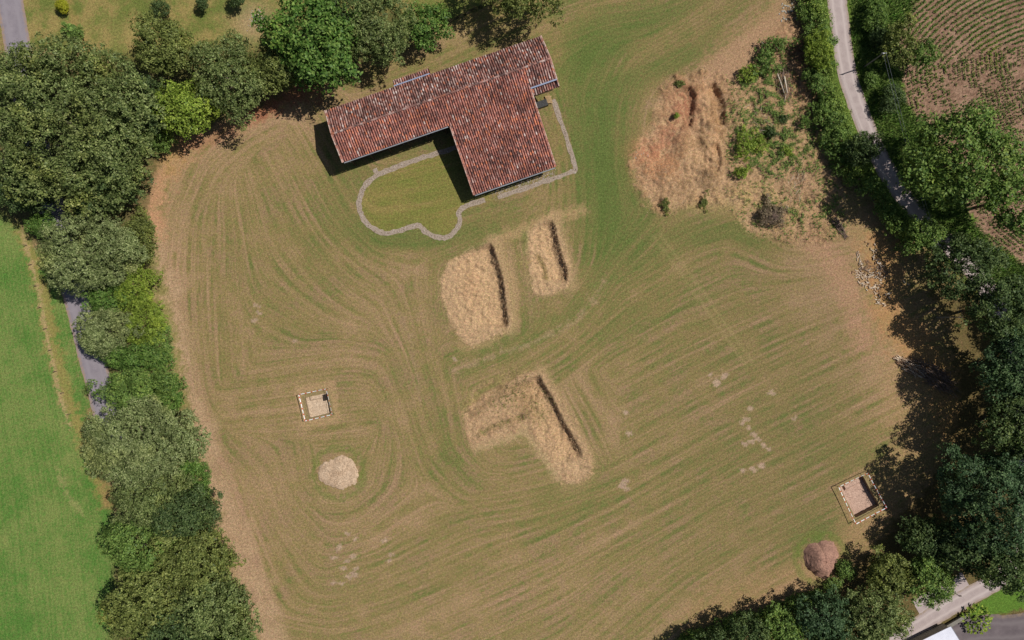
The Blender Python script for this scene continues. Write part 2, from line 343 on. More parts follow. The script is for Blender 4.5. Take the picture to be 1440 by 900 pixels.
lay(lmask([(1010,102),(1060,60),(1100,20),(1110,-20)], 26, 18, 8)*.6, lin(170, 134, 104))
amp = sm*(1-pmask([(1125,-30),(1260,330),(1500,330),(1500,-30)], 8))
Z += amp*(.07*N_M+.05*N_S+.14*N_L)
def scarp(pts, h, decay, west=True):
    d, s, t = dline(pts, True); d = d+1.6*N_M+1.3*N_S; tap = sst(t, 0, .12)*(1-sst(t, .88, 1.0))*(dline(pts) < decay*30)
    far = np.exp(-(np.clip(d, 0, None)/10/decay)**2); w = sst(d, -6, 9)
    return tap, far*w, s
def cut(pts, h, decay):
    """a steep face that looks west (screen left); ground west of it is sunk"""
    global Z
    tap, f, s = scarp(pts, h, decay); Z -= h*tap*f*(s > 0)
def ridge(cx, cy, rx, ry, h, rot=0):
    global Z
    Z += h*blob(cx, cy, rx, ry, rot)
# polylines run from top to bottom: positive side is screen left
ridge(992,150,11,30,1.1,8); ridge(955,150,12,24,.4,0); ridge(1002,222,9,26,.9,0); ridge(960,215,16,24,.4,20); ridge(1040,160,10,30,.4,0); ridge(930,255,14,12,.4)
cut([(968,118),(978,135),(976,155),(973,185)], 1.0, 2.2); cut([(1003,112),(1012,125),(1019,142),(1021,165),(1019,180)], 1.05, 2.6)
cut([(1010,198),(1014,215),(1013,232),(1009,245)], 1.0, 1.8); cut([(984,190),(990,205)], .6, 1.2); cut([(928,275),(938,290),(937,302)], .6, 1.2)
cut([(985,272),(992,285),(990,296)], .6, 1.2); cut([(1000,150),(1006,172)], .5, 1.0)
# -- three old dig hollows under straw: steep shaded east side, shallow west side
STRAW = [(190, 158, 122), (164, 132, 100)]
HOL = []
def hollow(poly, east, h, decay, rough=2.5, soft=3.5, w=1.0, dk=.36):
    m = pmask(poly, soft, rough); n = np.clip(.5+.22*N_M+.4*N_S, 0, 1)[..., None]
    c = np.array(lin(*STRAW[0]))*(1-n*dk*1.3)+np.array(lin(*STRAW[1]))*n*dk*1.3
    col[:] = col*(1-w*m[..., None])+w*c*m[..., None]; HOL.append(m)
    lay(lmask([(a_+4, b_) for a_, b_ in east], 9, 7, 2)*.6, lin(176, 146, 110)); cut(east, h, decay); global Z
    Z += m*(.03*N_S+.05*N_M)
h1 = [(690,340),(700,362),(709,388),(715,415),(719,450),(716,462),(690,476),(662,488),(648,478),(634,450),(622,420),(619,392),(630,368),(660,352)]
lay(lmask([(700,335),(745,320),(770,308),(818,296)], 7, 6, 3)*.7, lin(172, 142, 104))
lay(lmask([(700,345),(722,400),(724,450),(690,482),(650,490)], 6, 6, 3)*.5, lin(172, 142, 104))
hollow(h1, [(689,338),(695,352),(702,375),(708,398),(711,425),(714,450),(713,464)], 1.25, 4.0)
h2 = [(772,306),(784,320),(792,340),(801,372),(802,392),(794,404),(772,416),(752,414),(746,395),(742,360),(744,328),(755,314)]
hollow(h2, [(775,306),(781,322),(785,342),(791,362),(797,380),(798,400)], 1.2, 3.2)
h3 = [(752,522),(768,528),(786,560),(808,598),(830,640),(832,664),(815,680),(796,680),(778,655),(760,625),(742,604),(735,602),(700,616),(664,630),(655,606),(652,580),(690,552),(726,532)]
lay(pmask(h3, 9, 3)*.5, lin(170, 140, 100))
lay(lmask([(672,628),(705,618),(738,606),(762,634),(785,668)], 7, 6, 3)*.75, lin(178, 150, 114))
hollow(h3, [(757,524),(763,538),(776,558),(787,580),(797,600),(812,625),(822,648)], 1.35, 2.6, 3, 3, 1, .75)
lay(lmask([(742,540),(715,548),(690,562),(664,586)], 5, 4, 4)*.5, lin(118, 96, 62)); cut([(735,528),(700,545),(672,565),(658,590)], .3, 1.0); cut([(742,590),(710,600),(676,616)], .45, 1.2); lay(lmask([(674,612),(700,598),(735,586),(748,578)], 3, 2.5, 3)*.55, lin(98, 92, 48))
lay(blob(738,565,16,20)*.45, lin(132, 104, 66)); lay(blob(760,585,10,10)*.3, lin(115,108,55)); lay(blob(805, 655, 22, 26)*.4, lin(196, 164, 128))
cut([(664,578),(700,560),(735,545)][::-1], .35, 1.4)
lay(lmask([(757,360),(766,378),(768,392)], 3, 2.5, 2)*.7, lin(112, 98, 50)); cut([(757,358),(764,372),(768,390)], .4, .9)
lay(blob(660,400,14,30)*.2, lin(170, 125, 88))
lay(lmask([(420,548),(466,540),(474,588),(428,598),(420,548)], 5, 4, 2)*.55, lin(178, 146, 110))
lay(lmask([(1172,684),(1216,662),(1250,716),(1204,742),(1172,684)], 4, 4, 2)*.4, lin(160, 128, 96))
for (a, b, r) in [(476,665,36),(1155,786,36)]:
    lay((1-sst(np.abs(np.hypot(PX-a, PY-b)-r+2*N_M), 1, 7))*.5, lin(100, 116, 52))
# flat where roads and the gravel outline lie
col = np.clip(col*(1+.07*N_S[..., None]+.03*N_M[..., None]), .01, .8)
# -- the two pits are holes in the sheet
PITS = [dict(c=[(428.5,559.5),(459.5,552.5),(465.5,581),(435,588)], d=.45), dict(c=[(1181,685.5),(1213,669),(1237,711),(1203,728)], d=.85)]
def ctr(c, off=0.0):
    w = [np.array(g(*p)) for p in c]; m = sum(w)/4; return [p+(p-m)/np.linalg.norm(p-m)*off for p in w]
nyy, nxx = X.shape; idx = np.arange(nyy*nxx).reshape(nyy, nxx)
F = np.stack([idx[:-1, :-1], idx[:-1, 1:], idx[1:, 1:], idx[1:, :-1]], -1).reshape(-1, 4)
xc = (X[:-1, :-1]+X[1:, 1:]).ravel()/2; yc = (Y[:-1, :-1]+Y[1:, 1:]).ravel()/2; keep = np.ones(len(F), bool)
for p in PITS:
    q = ctr(p['c'], .18); ins = np.ones(len(F), bool)
    for k in range(4):
        a, b = q[k], q[(k+1) % 4]; ins &= ((b[0]-a[0])*(yc-a[1])-(b[1]-a[1])*(xc-a[0])) < 0
    keep &= ~ins
gm_, t, b = nodes('mown_grass_and_soil', .95, .1)
at = t.nodes.new('ShaderNodeAttribute'); at.attribute_name = 'soil'; tc = t.nodes.new('ShaderNodeTexCoord')
f1 = nz(t, 3.4, 3, .8, tc.outputs['Object']); f2 = nz(t, 9, 1, .5, tc.outputs['Object'])
c = mix(t, at.outputs['Color'], grey(t, mr(t, f1, .32, .68, .70, 1.32)), 1.0, 'MULTIPLY')
c = mix(t, c, grey(t, mr(t, f2, .3, .7, .68, 1.34)), 1.0, 'MULTIPLY')
f3 = nz(t, 5.5, 2, .6, tc.outputs['Object']); c = mix(t, c, (.80, .98, .70), mr(t, f3, .52, .66, 0, .75), 'MULTIPLY')
f4 = nz(t, 2.6, 3, .6, tc.outputs['Object']); c = mix(t, c, (1.12, .98, 1.0), mr(t, f4, .5, .65, 0, .6), 'MULTIPLY')
t.links.new(c, b.inputs['Base Color']); bump(t, b, f1, .5, .07)
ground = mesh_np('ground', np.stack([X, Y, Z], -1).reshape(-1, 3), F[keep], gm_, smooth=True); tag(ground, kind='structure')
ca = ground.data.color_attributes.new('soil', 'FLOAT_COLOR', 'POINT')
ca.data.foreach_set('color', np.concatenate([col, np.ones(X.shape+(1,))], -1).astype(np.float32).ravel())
def gz(x, y):
    j = np.clip(np.searchsorted(xs, x), 0, len(xs)-1); i = np.clip(np.searchsorted(ys, y), 0, len(ys)-1); return Z[i, j]
def sample_mask(M, n, rng, box):
    """n world points inside mask M, thick where the mask is high"""
    outp = []; x0, y0, x1, y1 = box
    while len(outp) < n:
        a = rng.uniform(x0, x1, 4*n); b_ = rng.uniform(y0, y1, 4*n); wx, wy = (a-720)/10, (450-b_)/10
        j = np.searchsorted(xs, wx); i = np.searchsorted(ys, wy); k = rng.rand(4*n) < M[i, j]
        outp += list(zip(wx[k], wy[k], Z[i, j][k]))
    return np.array(outp[:n])

# ------------------------------------------------------------------ roads
def smooth(pts, n=6):
    r = []
    for i in range(len(pts)-1):
        p0 = pts[max(i-1, 0)]; p1 = pts[i]; p2 = pts[i+1]; p3 = pts[min(i+2, len(pts)-1)]
        for k in range(n):
            t_ = k/n; r.append(tuple(.5*((2*p1[q])+(-p0[q]+p2[q])*t_+(2*p0[q]-5*p1[q]+4*p2[q]-p3[q])*t_*t_+(-p0[q]+3*p1[q]-3*p2[q]+p3[q])*t_**3) for q in range(2)))
    r.append(pts[-1]); return r
def ribbon(name, pts, width, z, mat, jit=.1, seed=0, parent=None, n=10, cross=7):
    R = random.Random(seed); p = [g(*q) for q in smooth(pts, n)]; V = []; Fq = []; U = []
    for i, a in enumerate(p):
        q0 = p[max(i-1, 0)]; q1 = p[min(i+1, len(p)-1)]; dx, dy = q1[0]-q0[0], q1[1]-q0[1]; L = math.hypot(dx, dy); nx, ny = -dy/L, dx/L
        l, r = width/2+R.uniform(-jit, jit), width/2+R.uniform(-jit, jit)
        for k in range(cross):
            s = k/(cross-1); o = -l+(l+r)*s; V.append((a[0]+nx*o, a[1]+ny*o, z)); U.append(s)
    for i in range(len(p)-1):
        for k in range(cross-1): a = i*cross+k; Fq.append((a, a+cross, a+cross+1, a+1))
    o = mesh_np(name, V, Fq, mat, parent)
    at_ = o.data.attributes.new('across', 'FLOAT', 'POINT'); at_.data.foreach_set('value', U); return o
def roadmat(name, c0, c1, edge, crown):
    m, t, b = nodes(name, .85, .25); n = nz(t, .9, 5, .6); c = ramp(t, n, [(.3, c0), (.7, c1)])
    f = nz(t, 25, 3, .7); c = mix(t, c, grey(t, mr(t, f, .3, .7, .82, 1.16)), 1.0, 'MULTIPLY')
    a = t.nodes.new('ShaderNodeAttribute'); a.attribute_name = 'across'
    w = ramp(t, a.outputs['Fac'], [(0, (1, 1, 1)), (.07, (.7, .7, .7)), (.13, (0, 0, 0)), (.87, (0, 0, 0)), (.93, (.7, .7, .7)), (1, (1, 1, 1))])
    w2 = ramp(t, a.outputs['Fac'], [(.17, (.0,)*3), (.27, (1,)*3), (.37, (.1,)*3), (.5, (0,)*3), (.62, (.1,)*3), (.72, (1,)*3), (.83, (0,)*3)])
    c = mix(t, c, crown, w2); nn = nz(t, 1.8, 4); s = t.nodes.new('ShaderNodeMath'); s.operation = 'MULTIPLY'
    t.links.new(w, s.inputs[0]); t.links.new(mr(t, nn, .35, .6, .1, 1), s.inputs[1])
    c = mix(t, c, edge, s.outputs[0]); t.links.new(c, b.inputs['Base Color']); bump(t, b, f, .25, .01); return m
M_lane = roadmat('worn_asphalt', lin(132, 124, 130), lin(150, 141, 146), lin(160, 132, 108), lin(146, 138, 143))
M_pale = roadmat('pale_asphalt', lin(164, 148, 144), lin(184, 168, 163), lin(150, 130, 108), lin(193, 178, 172))
M_dark = roadmat('dark_asphalt', lin(96, 86, 88), lin(116, 105, 106), lin(140, 120, 100), lin(120, 110, 110))
tag(ribbon('road', [(0,-160),(8,-60),(14,0),(22,50),(34,120),(52,210),(72,290),(93,365),(108,420),(126,490),(144,560),(160,620),(172,670)], 3.7, .012, M_lane, .08, 1), kind='structure')
tag(ribbon('road', [(1170,-150),(1174,-60),(1177,0),(1182,40),(1191,100),(1212,165),(1236,220),(1264,266),(1298,308),(1345,355),(1388,405),(1415,465),(1428,540),(1437,620),(1446,690),(1446,760),(1415,806),(1365,837),(1320,862),(1262,900),(1180,960),(1100,1020)], 2.7, .012, M_pale, .07, 2), kind='structure')
tag(ribbon('yard', [(1330,902),(1370,888),(1420,886),(1480,878),(1560,850)], 4.4, .008, M_dark, .12, 3), kind='structure')
tag(ribbon('road', [(1290,858),(1325,838),(1360,818)], 3.0, .008, M_pale, .1, 5), kind='structure')

# ------------------------------------------------------------------ foliage
LM = {
 'grey':  leafmat('foliage_grey_green', (.045, .070, .018), (.120, .158, .046), (.270, .310, .115)),
 'willow': leafmat('foliage_willow', (.070, .098, .028), (.165, .205, .072), (.340, .375, .165)),
 'dark':  leafmat('foliage_dark', (.024, .044, .014), (.064, .102, .032), (.145, .190, .068)),
 'deep':  leafmat('foliage_deep_green', (.034, .082, .014), (.095, .180, .034), (.200, .290, .070)),
 'olive': leafmat('foliage_olive', (.055, .078, .018), (.140, .168, .042), (.260, .285, .085)),
 'lime':  leafmat('foliage_yellow_green', (.080, .130, .016), (.190, .270, .036), (.330, .400, .070)),
 'mid':   leafmat('foliage_mid_green', (.044, .088, .018), (.115, .190, .040), (.235, .320, .080)),
 'blue':  leafmat('foliage_blue_green', (.020, .046, .018), (.060, .108, .044), (.130, .195, .090)),
 'dry':   leafmat('foliage_dead_twigs', (.100, .070, .040), (.200, .150, .090), (.330, .260, .160), .05),
 'gold':  leafmat('foliage_golden', (.200, .210, .015), (.300, .310, .022), (.400, .390, .035), .15),
}
M_bark = noisy('bark', [(.09, .07, .05), (.17, .14, .11)], 3, fine=14)
def leaves(lobes, size, dens, rs_, up_=.55, asp=1.7, sprig=7, low=-.2, spread=None):
    """leaf quads clustered in sprigs over the upper shell of every lobe"""
    size = size*.56; sprig = int(sprig*1.5); spread = (spread or size*.95)
    lobes = np.array(lobes, float); area = (lobes[:, 3]*lobes[:, 4])+.6*lobes[:, 5]*(lobes[:, 3]+lobes[:, 4])/2
    n = np.maximum(2, (area*math.pi*dens/(size*size)/sprig*.55)).astype(int)
    L = np.repeat(lobes, n, axis=0); N = len(L)
    z = rs_.uniform(low, 1, N); th = rs_.uniform(0, 2*math.pi, N); q = np.sqrt(1-z*z)
    d = np.stack([q*np.cos(th), q*np.sin(th), z], -1); rad = rs_.uniform(.70, 1.08, N)**.8
    c = L[:, :3]+d*L[:, 3:6]*rad[:, None]
    c = np.repeat(c, sprig, axis=0); d = np.repeat(d, sprig, axis=0); M = len(c)
    c = c+rs_.randn(M, 3)*spread*np.array([1, 1, .6])
    nrm = d*.85+np.array([0, 0, up_*.8])+rs_.randn(M, 3)*.42; nrm /= np.linalg.norm(nrm, axis=1)[:, None]
    a = np.cross(nrm, rs_.randn(M, 3)); a /= np.linalg.norm(a, axis=1)[:, None]; b_ = np.cross(nrm, a)
    s = size*rs_.uniform(.6, 1.25, M)[:, None]; a = a*s*.5*asp; b_ = b_*s*.5
    V = np.stack([c-a, c-b_+a*.1, c+a, c+b_+a*.1], 1).reshape(-1, 3); V[:, 2] = np.maximum(V[:, 2], .03)
    return V, np.arange(M*4).reshape(M, 4)
def crown_lobes(r, zc, rz, rs_, ry=None, pr=None, outline=.16):
    ry = ry or r; pr = min(pr or 9, max(.42, min(1.15, r*.22))); n = int(8+2.5*(r*ry)/(pr*pr)); out_ = []
    ph = rs_.uniform(0, 6.28, 3)
    for k in range(n):
        z = 1-1.3*(k+.5)/n+rs_.uniform(-.08, .08); z = max(min(z, 1), -.35); th_ = k*2.39996+rs_.uniform(-.25, .25)+ph[0]; q = math.sqrt(max(0, 1-z*z))
        w = 1+outline*(math.sin(2*th_+ph[0])*.5+math.sin(3*th_+ph[1])*.5+math.sin(5*th_+ph[2])*.4)
        f = rs_.uniform(.70, 1.10); p = pr*rs_.uniform(.5, 1.45)
        out_.append((q*math.cos(th_)*(r*w-p*.6)*f, q*math.sin(th_)*(ry*w-p*.6)*f, zc+z*(rz-p*.3)*f, p, p, p*rs_.uniform(.6, .9)))
    out_.append((0, 0, zc-rz*.35, r*.8, ry*.8, rz*.5))
    if r > 5:
        for k in range(4): a_ = k*1.57+ph[1]; out_.append((math.cos(a_)*r*.45, math.sin(a_)*ry*.45, zc-rz*.25, r*.42, ry*.42, rz*.35))
    return out_
def trunk(parent, h, r, spread, rs_, name='trunk'):
    m = MB(); R = random.Random(int(rs_.randint(1e6)))
    m.tube([(0, 0, -.1), (.05, .03, h*.3), (.1, -.05, h*.62), (0, 0, h*.9)], [r*1.25, r, r*.75, r*.25], 8, jag=.06, rng=R)
    for k in range(6):
        a = k*1.05+R.uniform(-.3, .3); z = h*R.uniform(.35, .6); L = spread*R.uniform(.5, .8)
        m.tube([(.05, 0, z), (math.cos(a)*L*.5, math.sin(a)*L*.5, z+h*.12), (math.cos(a)*L, math.sin(a)*L, z+h*.3)], [r*.5, r*.3, r*.1], 5, rng=R)
    return m.build(name, M_bark, parent, True)
def tree(px, py, r, hc, kind, label, name='tree', cat='tree', ry=None, rz=None, leaf=.30, dens=2.3, seed=None, pr=None, group=None, rot=0, up_=.55, outline=.24):
    """px, py: crown centre in the photo; r: radius in photo pixels; hc: height of the widest part"""
    seed = seed if seed is not None else int(px*7+py*13) % 99991; rs_ = np.random.RandomState(seed)
    k = (1-hc/H)/10; R = r*k; RY = (ry or r)*k; x, y = P(px, py, hc); rz_ = rz or min(R*.75, hc*.9)
    e = empty(name, (x, y, 0), label, cat, group, math.radians(rot))
    V, Fq = leaves(crown_lobes(R, hc, rz_, rs_, RY, pr, outline), leaf, dens, rs_, up_=up_)
    mesh_np('crown' if cat == 'tree' else 'foliage', V, Fq, LM[kind], e)
    if cat == 'tree': trunk(e, hc+rz_*.5, max(.12, R*.045), R*.55, rs_)
    else: trunk(e, hc+rz_*.2, .06, R*.6, rs_, 'stems')
    return e
GL = 'trees of the left hedgerow'; GT = 'trees in the row above the barn'; GR = 'trees beside the right hand lane'; GB = 'trees in the bottom right corner'
# top left
tree(103, 176, 118, 7.5, 'grey', 'biggest tree, a broad grey-green oak covering the upper left corner', ry=118, rz=6, leaf=.34, dens=2.6, group=GT, pr=1.5, outline=.07)
tree(30, 112, 44, 6.5, 'grey', 'grey-green tree hiding the lane at the left photo edge above the biggest oak', leaf=.32, group=GT, ry=36, outline=.1)
tree(150, 262, 52, 4.5, 'dark', 'dark green tree at the lower right foot of the biggest oak', leaf=.3, group=GT, ry=42)
tree(38, 262, 50, 4.5, 'dark', 'dark tree at the left photo edge under the biggest oak', leaf=.3, group=GT, ry=40)
tree(207, 150, 34, 5, 'dark', 'narrow dark tree squeezed between the biggest oak and the bright maple', leaf=.28, group=GT)
tree(222, 195, 22, 2.6, 'mid', 'low mid green shrub below the bright maple beside the biggest oak', 'shrub', 'shrub', leaf=.22)
tree(232, 66, 47, 6, 'olive', 'round olive green tree at the lower edge of the garden lawn', leaf=.32, group=GT, ry=42)
tree(266, 152, 43, 5.5, 'lime', 'bright yellow-green maple whose foliage hangs over the field corner', leaf=.34, group=GT, ry=40)
tree(322, 112, 50, 6, 'grey', 'dull grey-green tree right of the bright maple', leaf=.3, group=GT, ry=56)
tree(388, 95, 38, 5.5, 'olive', 'small light olive tree between the grey-green tree and the deep green chestnut', leaf=.28, group=GT, ry=38)
tree(442, 58, 64, 7.5, 'deep', 'vivid deep green chestnut tree above left of the barn', leaf=.5, dens=2.6, group=GT, ry=72, pr=1.5)
tree(535, 42, 46, 6, 'grey', 'grey-green tree between the chestnut and the bright bush above the barn', leaf=.28, group=GT, ry=56)
tree(484, 10, 34, 6, 'dark', 'dark tree at the top edge behind the deep green chestnut', leaf=.28, group=GT)
tree(600, 34, 32, 3.6, 'deep', 'bright green laurel bush ending the tree row above the barn', 'bush', 'bush', leaf=.34)
tree(748, -14, 46, 6.5, 'olive', 'loose olive tree cut by the top edge, shading the grass above the barn', leaf=.28, dens=1.5, group=GT, ry=44)
tree(690, -22, 36, 6.0, 'olive', 'olive tree at the top edge left of the one shading the grass', leaf=.28, dens=1.6, group=GT, ry=34)
tree(226, 12, 15, 2, 'dark', 'small dark shrub on the garden lawn above the olive tree', 'shrub', 'shrub', leaf=.16, ry=12)
tree(285, 4, 9, 1.6, 'dark', 'tiny dark round shrub at the top edge of the lawn', 'shrub', 'shrub', leaf=.15)
tree(333, -4, 12, 2.2, 'dark', 'dark shrub cut by the top edge above the pale rubble patch', 'shrub', 'shrub', leaf=.16)
tree(88, 9, 8.5, 1.0, 'gold', 'clipped golden-yellow ball bush on the garden lawn', 'topiary_bush', 'bush', leaf=.1, dens=4, rz=.8, pr=.35, outline=.02)
tree(108, 46, 10, .9, 'mid', 'low mid green bush right of the small palm', 'shrub', 'shrub', leaf=.16)
# left hedgerow, top to bottom
tree(59, 316, 19, 2.4, 'deep', 'small bright green bush at the left below the biggest oak', 'bush', 'bush', leaf=.22)
tree(128, 356, 70, 5.5, 'willow', 'wide pale grey-green willow between the biggest oak and the bend of the lane', 'willow_tree', leaf=.24, dens=2.8, ry=56, group=GL, pr=1.1, outline=.1)
tree(198, 332, 22, 3.0, 'olive', 'olive green shrub along the field edge just below the biggest oak', 'shrub', 'shrub', leaf=.22, ry=38, group='shrubs of the left hedgerow')
tree(192, 402, 30, 2.6, 'lime', 'yellow-green shrub right of the foot of the pale willow', 'shrub', 'shrub', leaf=.2, ry=32, group='shrubs of the left hedgerow')
tree(152, 420, 34, 3, 'deep', 'dark green shrub beside the lane right under the pale willow', 'shrub', 'shrub', leaf=.22, ry=20, group='shrubs of the left hedgerow')
tree(149, 466, 39, 4, 'willow', 'smaller round grey-green willow overhanging the left lane', 'willow_tree', leaf=.22, dens=2.8, ry=38, group=GL, pr=.9)
tree(207, 452, 30, 2.4, 'lime', 'yellow-green shrub right of the smaller round willow', 'shrub', 'shrub', leaf=.2, ry=34, group='shrubs of the left hedgerow')
tree(190, 503, 46, 2.6, 'deep', 'vivid green bramble thicket below the smaller round willow', 'shrub', 'shrub', leaf=.22, ry=20, group='shrubs of the left hedgerow')
tree(222, 492, 24, 1.8, 'mid', 'mid green low shrub at the field edge of the bramble thicket', 'shrub', 'shrub', leaf=.2, ry=30, group='shrubs of the left hedgerow')
tree(192, 548, 48, 3.6, 'mid', 'mid green shrub between the bramble thicket and the largest willow', 'shrub', 'shrub', leaf=.22, ry=32, group='shrubs of the left hedgerow')
tree(234, 558, 24, 1.8, 'deep', 'low bright green shrub on the field side just above the largest willow', 'shrub', 'shrub', leaf=.2, ry=38, group='shrubs of the left hedgerow')
tree(196, 622, 82, 6.5, 'willow', 'largest pale willow, halfway down the left hedgerow where the lane disappears', 'willow_tree', leaf=.25, dens=2.9, ry=62, group=GL, pr=1.1, outline=.09)
tree(243, 684, 26, 3.2, 'grey', 'small grey-green shrub filling the gap below the largest willow', 'shrub', 'shrub', leaf=.22, group='shrubs of the left hedgerow')
tree(276, 674, 18, 1.4, 'deep', 'low bright green undergrowth bush right of the largest willow', 'shrub', 'shrub', leaf=.2, ry=36, rot=20, group='shrubs of the left hedgerow')
tree(204, 705, 46, 5.2, 'grey', 'grey-green tree directly below the largest willow', leaf=.24, ry=36, group=GL)
tree(262, 722, 52, 5.2, 'dark', 'dark green tree reaching out to the field below the largest willow', leaf=.26, ry=34, group=GL)
tree(200, 768, 50, 5.8, 'mid', 'mid green tree on the meadow side of the lower hedgerow', leaf=.28, ry=40, group=GL)
tree(278, 785, 54, 6, 'olive', 'olive oak on the field side of the lower hedgerow', leaf=.3, ry=46, group=GL)
tree(205, 850, 58, 6.5, 'olive', 'olive oak at the bottom of the hedgerow on the meadow side', leaf=.3, ry=55, group=GL)
tree(305, 858, 54, 6, 'grey', 'grey-olive oak at the bottom of the hedgerow on the field side', leaf=.3, ry=52, group=GL)
tree(250, 905, 60, 6.5, 'dark', 'dark tree cut by the bottom photo edge in the left hedgerow', leaf=.3, ry=50, group=GL)
tree(335, 925, 34, 5, 'mid', 'small mid green tree cut by the bottom edge at the field corner', leaf=.28, ry=44, group=GL)
# right lane
def hedge(name, pts, w, h, kind, label, leaf=.24, dens=2.4, seed=1, cat='hedge', pr=.75, group=None):
    rs_ = np.random.RandomState(seed); p = smooth(pts, 8); ws = [P(a, b, h*.6) for a, b in p]; cx = sum(q[0] for q in ws)/len(ws); cy = sum(q[1] for q in ws)/len(ws)
    e = empty(name, (cx, cy, 0), label, cat, group); lob = []; st = MB(); R = random.Random(seed)
    L = sum(math.dist(ws[i], ws[i+1]) for i in range(len(ws)-1)); n = int(L*w*2.2/(pr*pr)/1.3)
    for k in range(n):
        q = ws[rs_.randint(len(ws))]; a = rs_.uniform(0, 6.28); d_ = math.sqrt(rs_.rand())*w/2*rs_.choice([.7, 1, 1.25]); z = h*rs_.uniform(.25, .95)*(1-.35*(d_/(w/2))**2*.8); p_ = pr*rs_.uniform(.6, 1.35)
        lob.append((q[0]-cx+math.cos(a)*d_, q[1]-cy+math.sin(a)*d_, z, p_, p_, p_*.8))
    V, Fq = leaves(lob, leaf, dens*.8, rs_); mesh_np('foliage', V, Fq, LM[kind], e)
    st.tube([(q[0]-cx, q[1]-cy, .25) for q in ws], .05, 5)
    for q in ws[::4]: st.tube([(q[0]-cx, q[1]-cy, -.05), (q[0]-cx+R.uniform(-.3, .3), q[1]-cy+R.uniform(-.3, .3), h*.7)], [.06, .02], 5)
    st.build('stems', M_bark, e); return e
hedge('hedge', [(1143,-20),(1146,20),(1153,60),(1158,105),(1165,150)], 3.6, 2.6, 'mid', 'long leafy hedge between the spoil ground and the pale lane, upper stretch', seed=21)
hedge('hedge', [(1168,158),(1180,185),(1196,215),(1205,240)], 4.6, 2.8, 'mid', 'hedge stretch beside the bend of the pale lane, just below the upper stretch', seed=22)
hedge('hedge', [(1218,252),(1240,285),(1262,312),(1290,335)], 3.4, 3.0, 'mid', 'hedge stretch leading down to the dark round tree at the lane', seed=23, leaf=.26)
tree(1214, 208, 24, 3.0, 'dark', 'dark ivy-green shrub within the hedge at the lane bend', 'shrub', 'shrub', leaf=.24)
tree(1150, 70, 20, 2.6, 'lime', 'brighter yellow-green shrub standing in the upper hedge', 'shrub', 'shrub', leaf=.22, ry=26)
tree(1298, 330, 28, 3.4, 'mid', 'mid green bush joining the hedge to the dark round tree', 'bush', 'bush', leaf=.28, ry=24)
tree(1352, 378, 50, 5.2, 'dark', 'dark round tree at the end of the hedge beside the pale lane', leaf=.32, group=GR, ry=50)
tree(1348, 226, 76, 9, 'mid', 'tall light green tree spreading between the lane and the crop field', leaf=.42, dens=2.0, group=GR, ry=78, rz=5, pr=1.5)
tree(1428, 278, 46, 8, 'mid', 'light green tree at the right photo edge next to the tall spreading one', leaf=.42, dens=2.0, group=GR, ry=52)
tree(1266, 62, 24, 3.4, 'olive', 'pale olive tree on the verge right of the utility pole', leaf=.3, group=GR, ry=34)
tree(1300, 76, 17, 3.4, 'mid', 'small mid green tree leaning over the corner of the crop field', leaf=.28, group=GR, ry=20)
tree(1232, 20, 16, 1.6, 'mid', 'low green bush on the verge at the top edge right of the pale lane', 'bush', 'bush', leaf=.24, ry=26)
tree(1236, 56, 13, 1.4, 'dark', 'dark bush on the verge just above the utility pole', 'bush', 'bush', leaf=.22, ry=20)
tree(1254, 138, 16, 1.6, 'dark', 'dark bush at the left corner of the crop field below the pole', 'bush', 'bush', leaf=.22, ry=22)
tree(1226, 112, 9, 1.0, 'mid', 'low bush on the verge just below the utility pole', 'bush', 'bush', leaf=.2, ry=14)
for (a, b, r, ry, h, kd, lb) in [(1408,436,44,46,8.0,'dark','dark tree at the right edge just below the dark round tree'),(1436,515,58,54,8.5,'blue','bluish green tree at the right edge above the branch heap shade'),
    (1446,600,60,54,8.5,'dark','dark tree at the right edge casting the long shade beside the fenced pit'),(1394,700,74,72,7.5,'blue','huge blue-green tree filling the right side below the branch heap'),(1408,790,58,40,6.5,'dark','dark green tree over the lane in the lower right'),
    (1350,765,44,34,5.0,'dark','dark green tree left of the lane under the huge blue-green one')]:
    tree(a, b, r, h, kd, lb, leaf=.34, dens=2.6, ry=ry, group=GR)
for (a, b, r, ry, h, kd, lb) in [(1530,430,56,54,8.5,'dark','dark tree out of view beyond the right edge, added for shade, upper one'),(1545,535,62,58,9,'mid','mid green tree out of view beyond the right edge, added for shade, middle one'),(1540,640,60,58,9,'dark','dark tree out of view beyond the right edge, added for shade, lower one')]:
    tree(a, b, r, h, kd, lb, leaf=.36, dens=2.2, ry=ry, group=GR)  # unseen trees added past the right edge so their shadows darken the ground
for (a, b, r, ry, h, kd, lb) in [(1306,815,36,34,4,'mid','round mid green tree next to the white roofed shed and the lane'),(1250,806,34,32,3.4,'olive','light olive tree right below the brown soil heap'),(1226,864,48,40,4.5,'grey','grey-green blossoming tree left of the lane at the bottom right'),
    (1158,868,44,34,4.5,'blue','blue-green tree at the bottom edge below the brown soil heap'),(1100,882,34,28,4,'mid','mid green tree at the bottom edge, middle of the bottom thicket'),(1052,890,32,26,4.5,'dark','dark tree near the left tip of the bottom thicket'),
    (1185,905,44,24,4.5,'dark','dark tree cut by the bottom edge left of the grey blossoming tree'),(1005,905,32,20,4.5,'dark','leftmost dark tree of the bottom thicket, cut by the photo edge'),(1296,752,34,30,3.4,'dark','dark shaded tree between the fenced pit and the lane')]:
    tree(a, b, r, h, kd, lb, leaf=.3, dens=2.4, ry=ry, group=GB)
hedge('hedge', [(1190,800),(1150,840),(1090,862),(1030,880),(960,902)], 1.8, 1.4, 'mid', 'low bramble hedge edging the field at the bottom right', seed=24, leaf=.22)
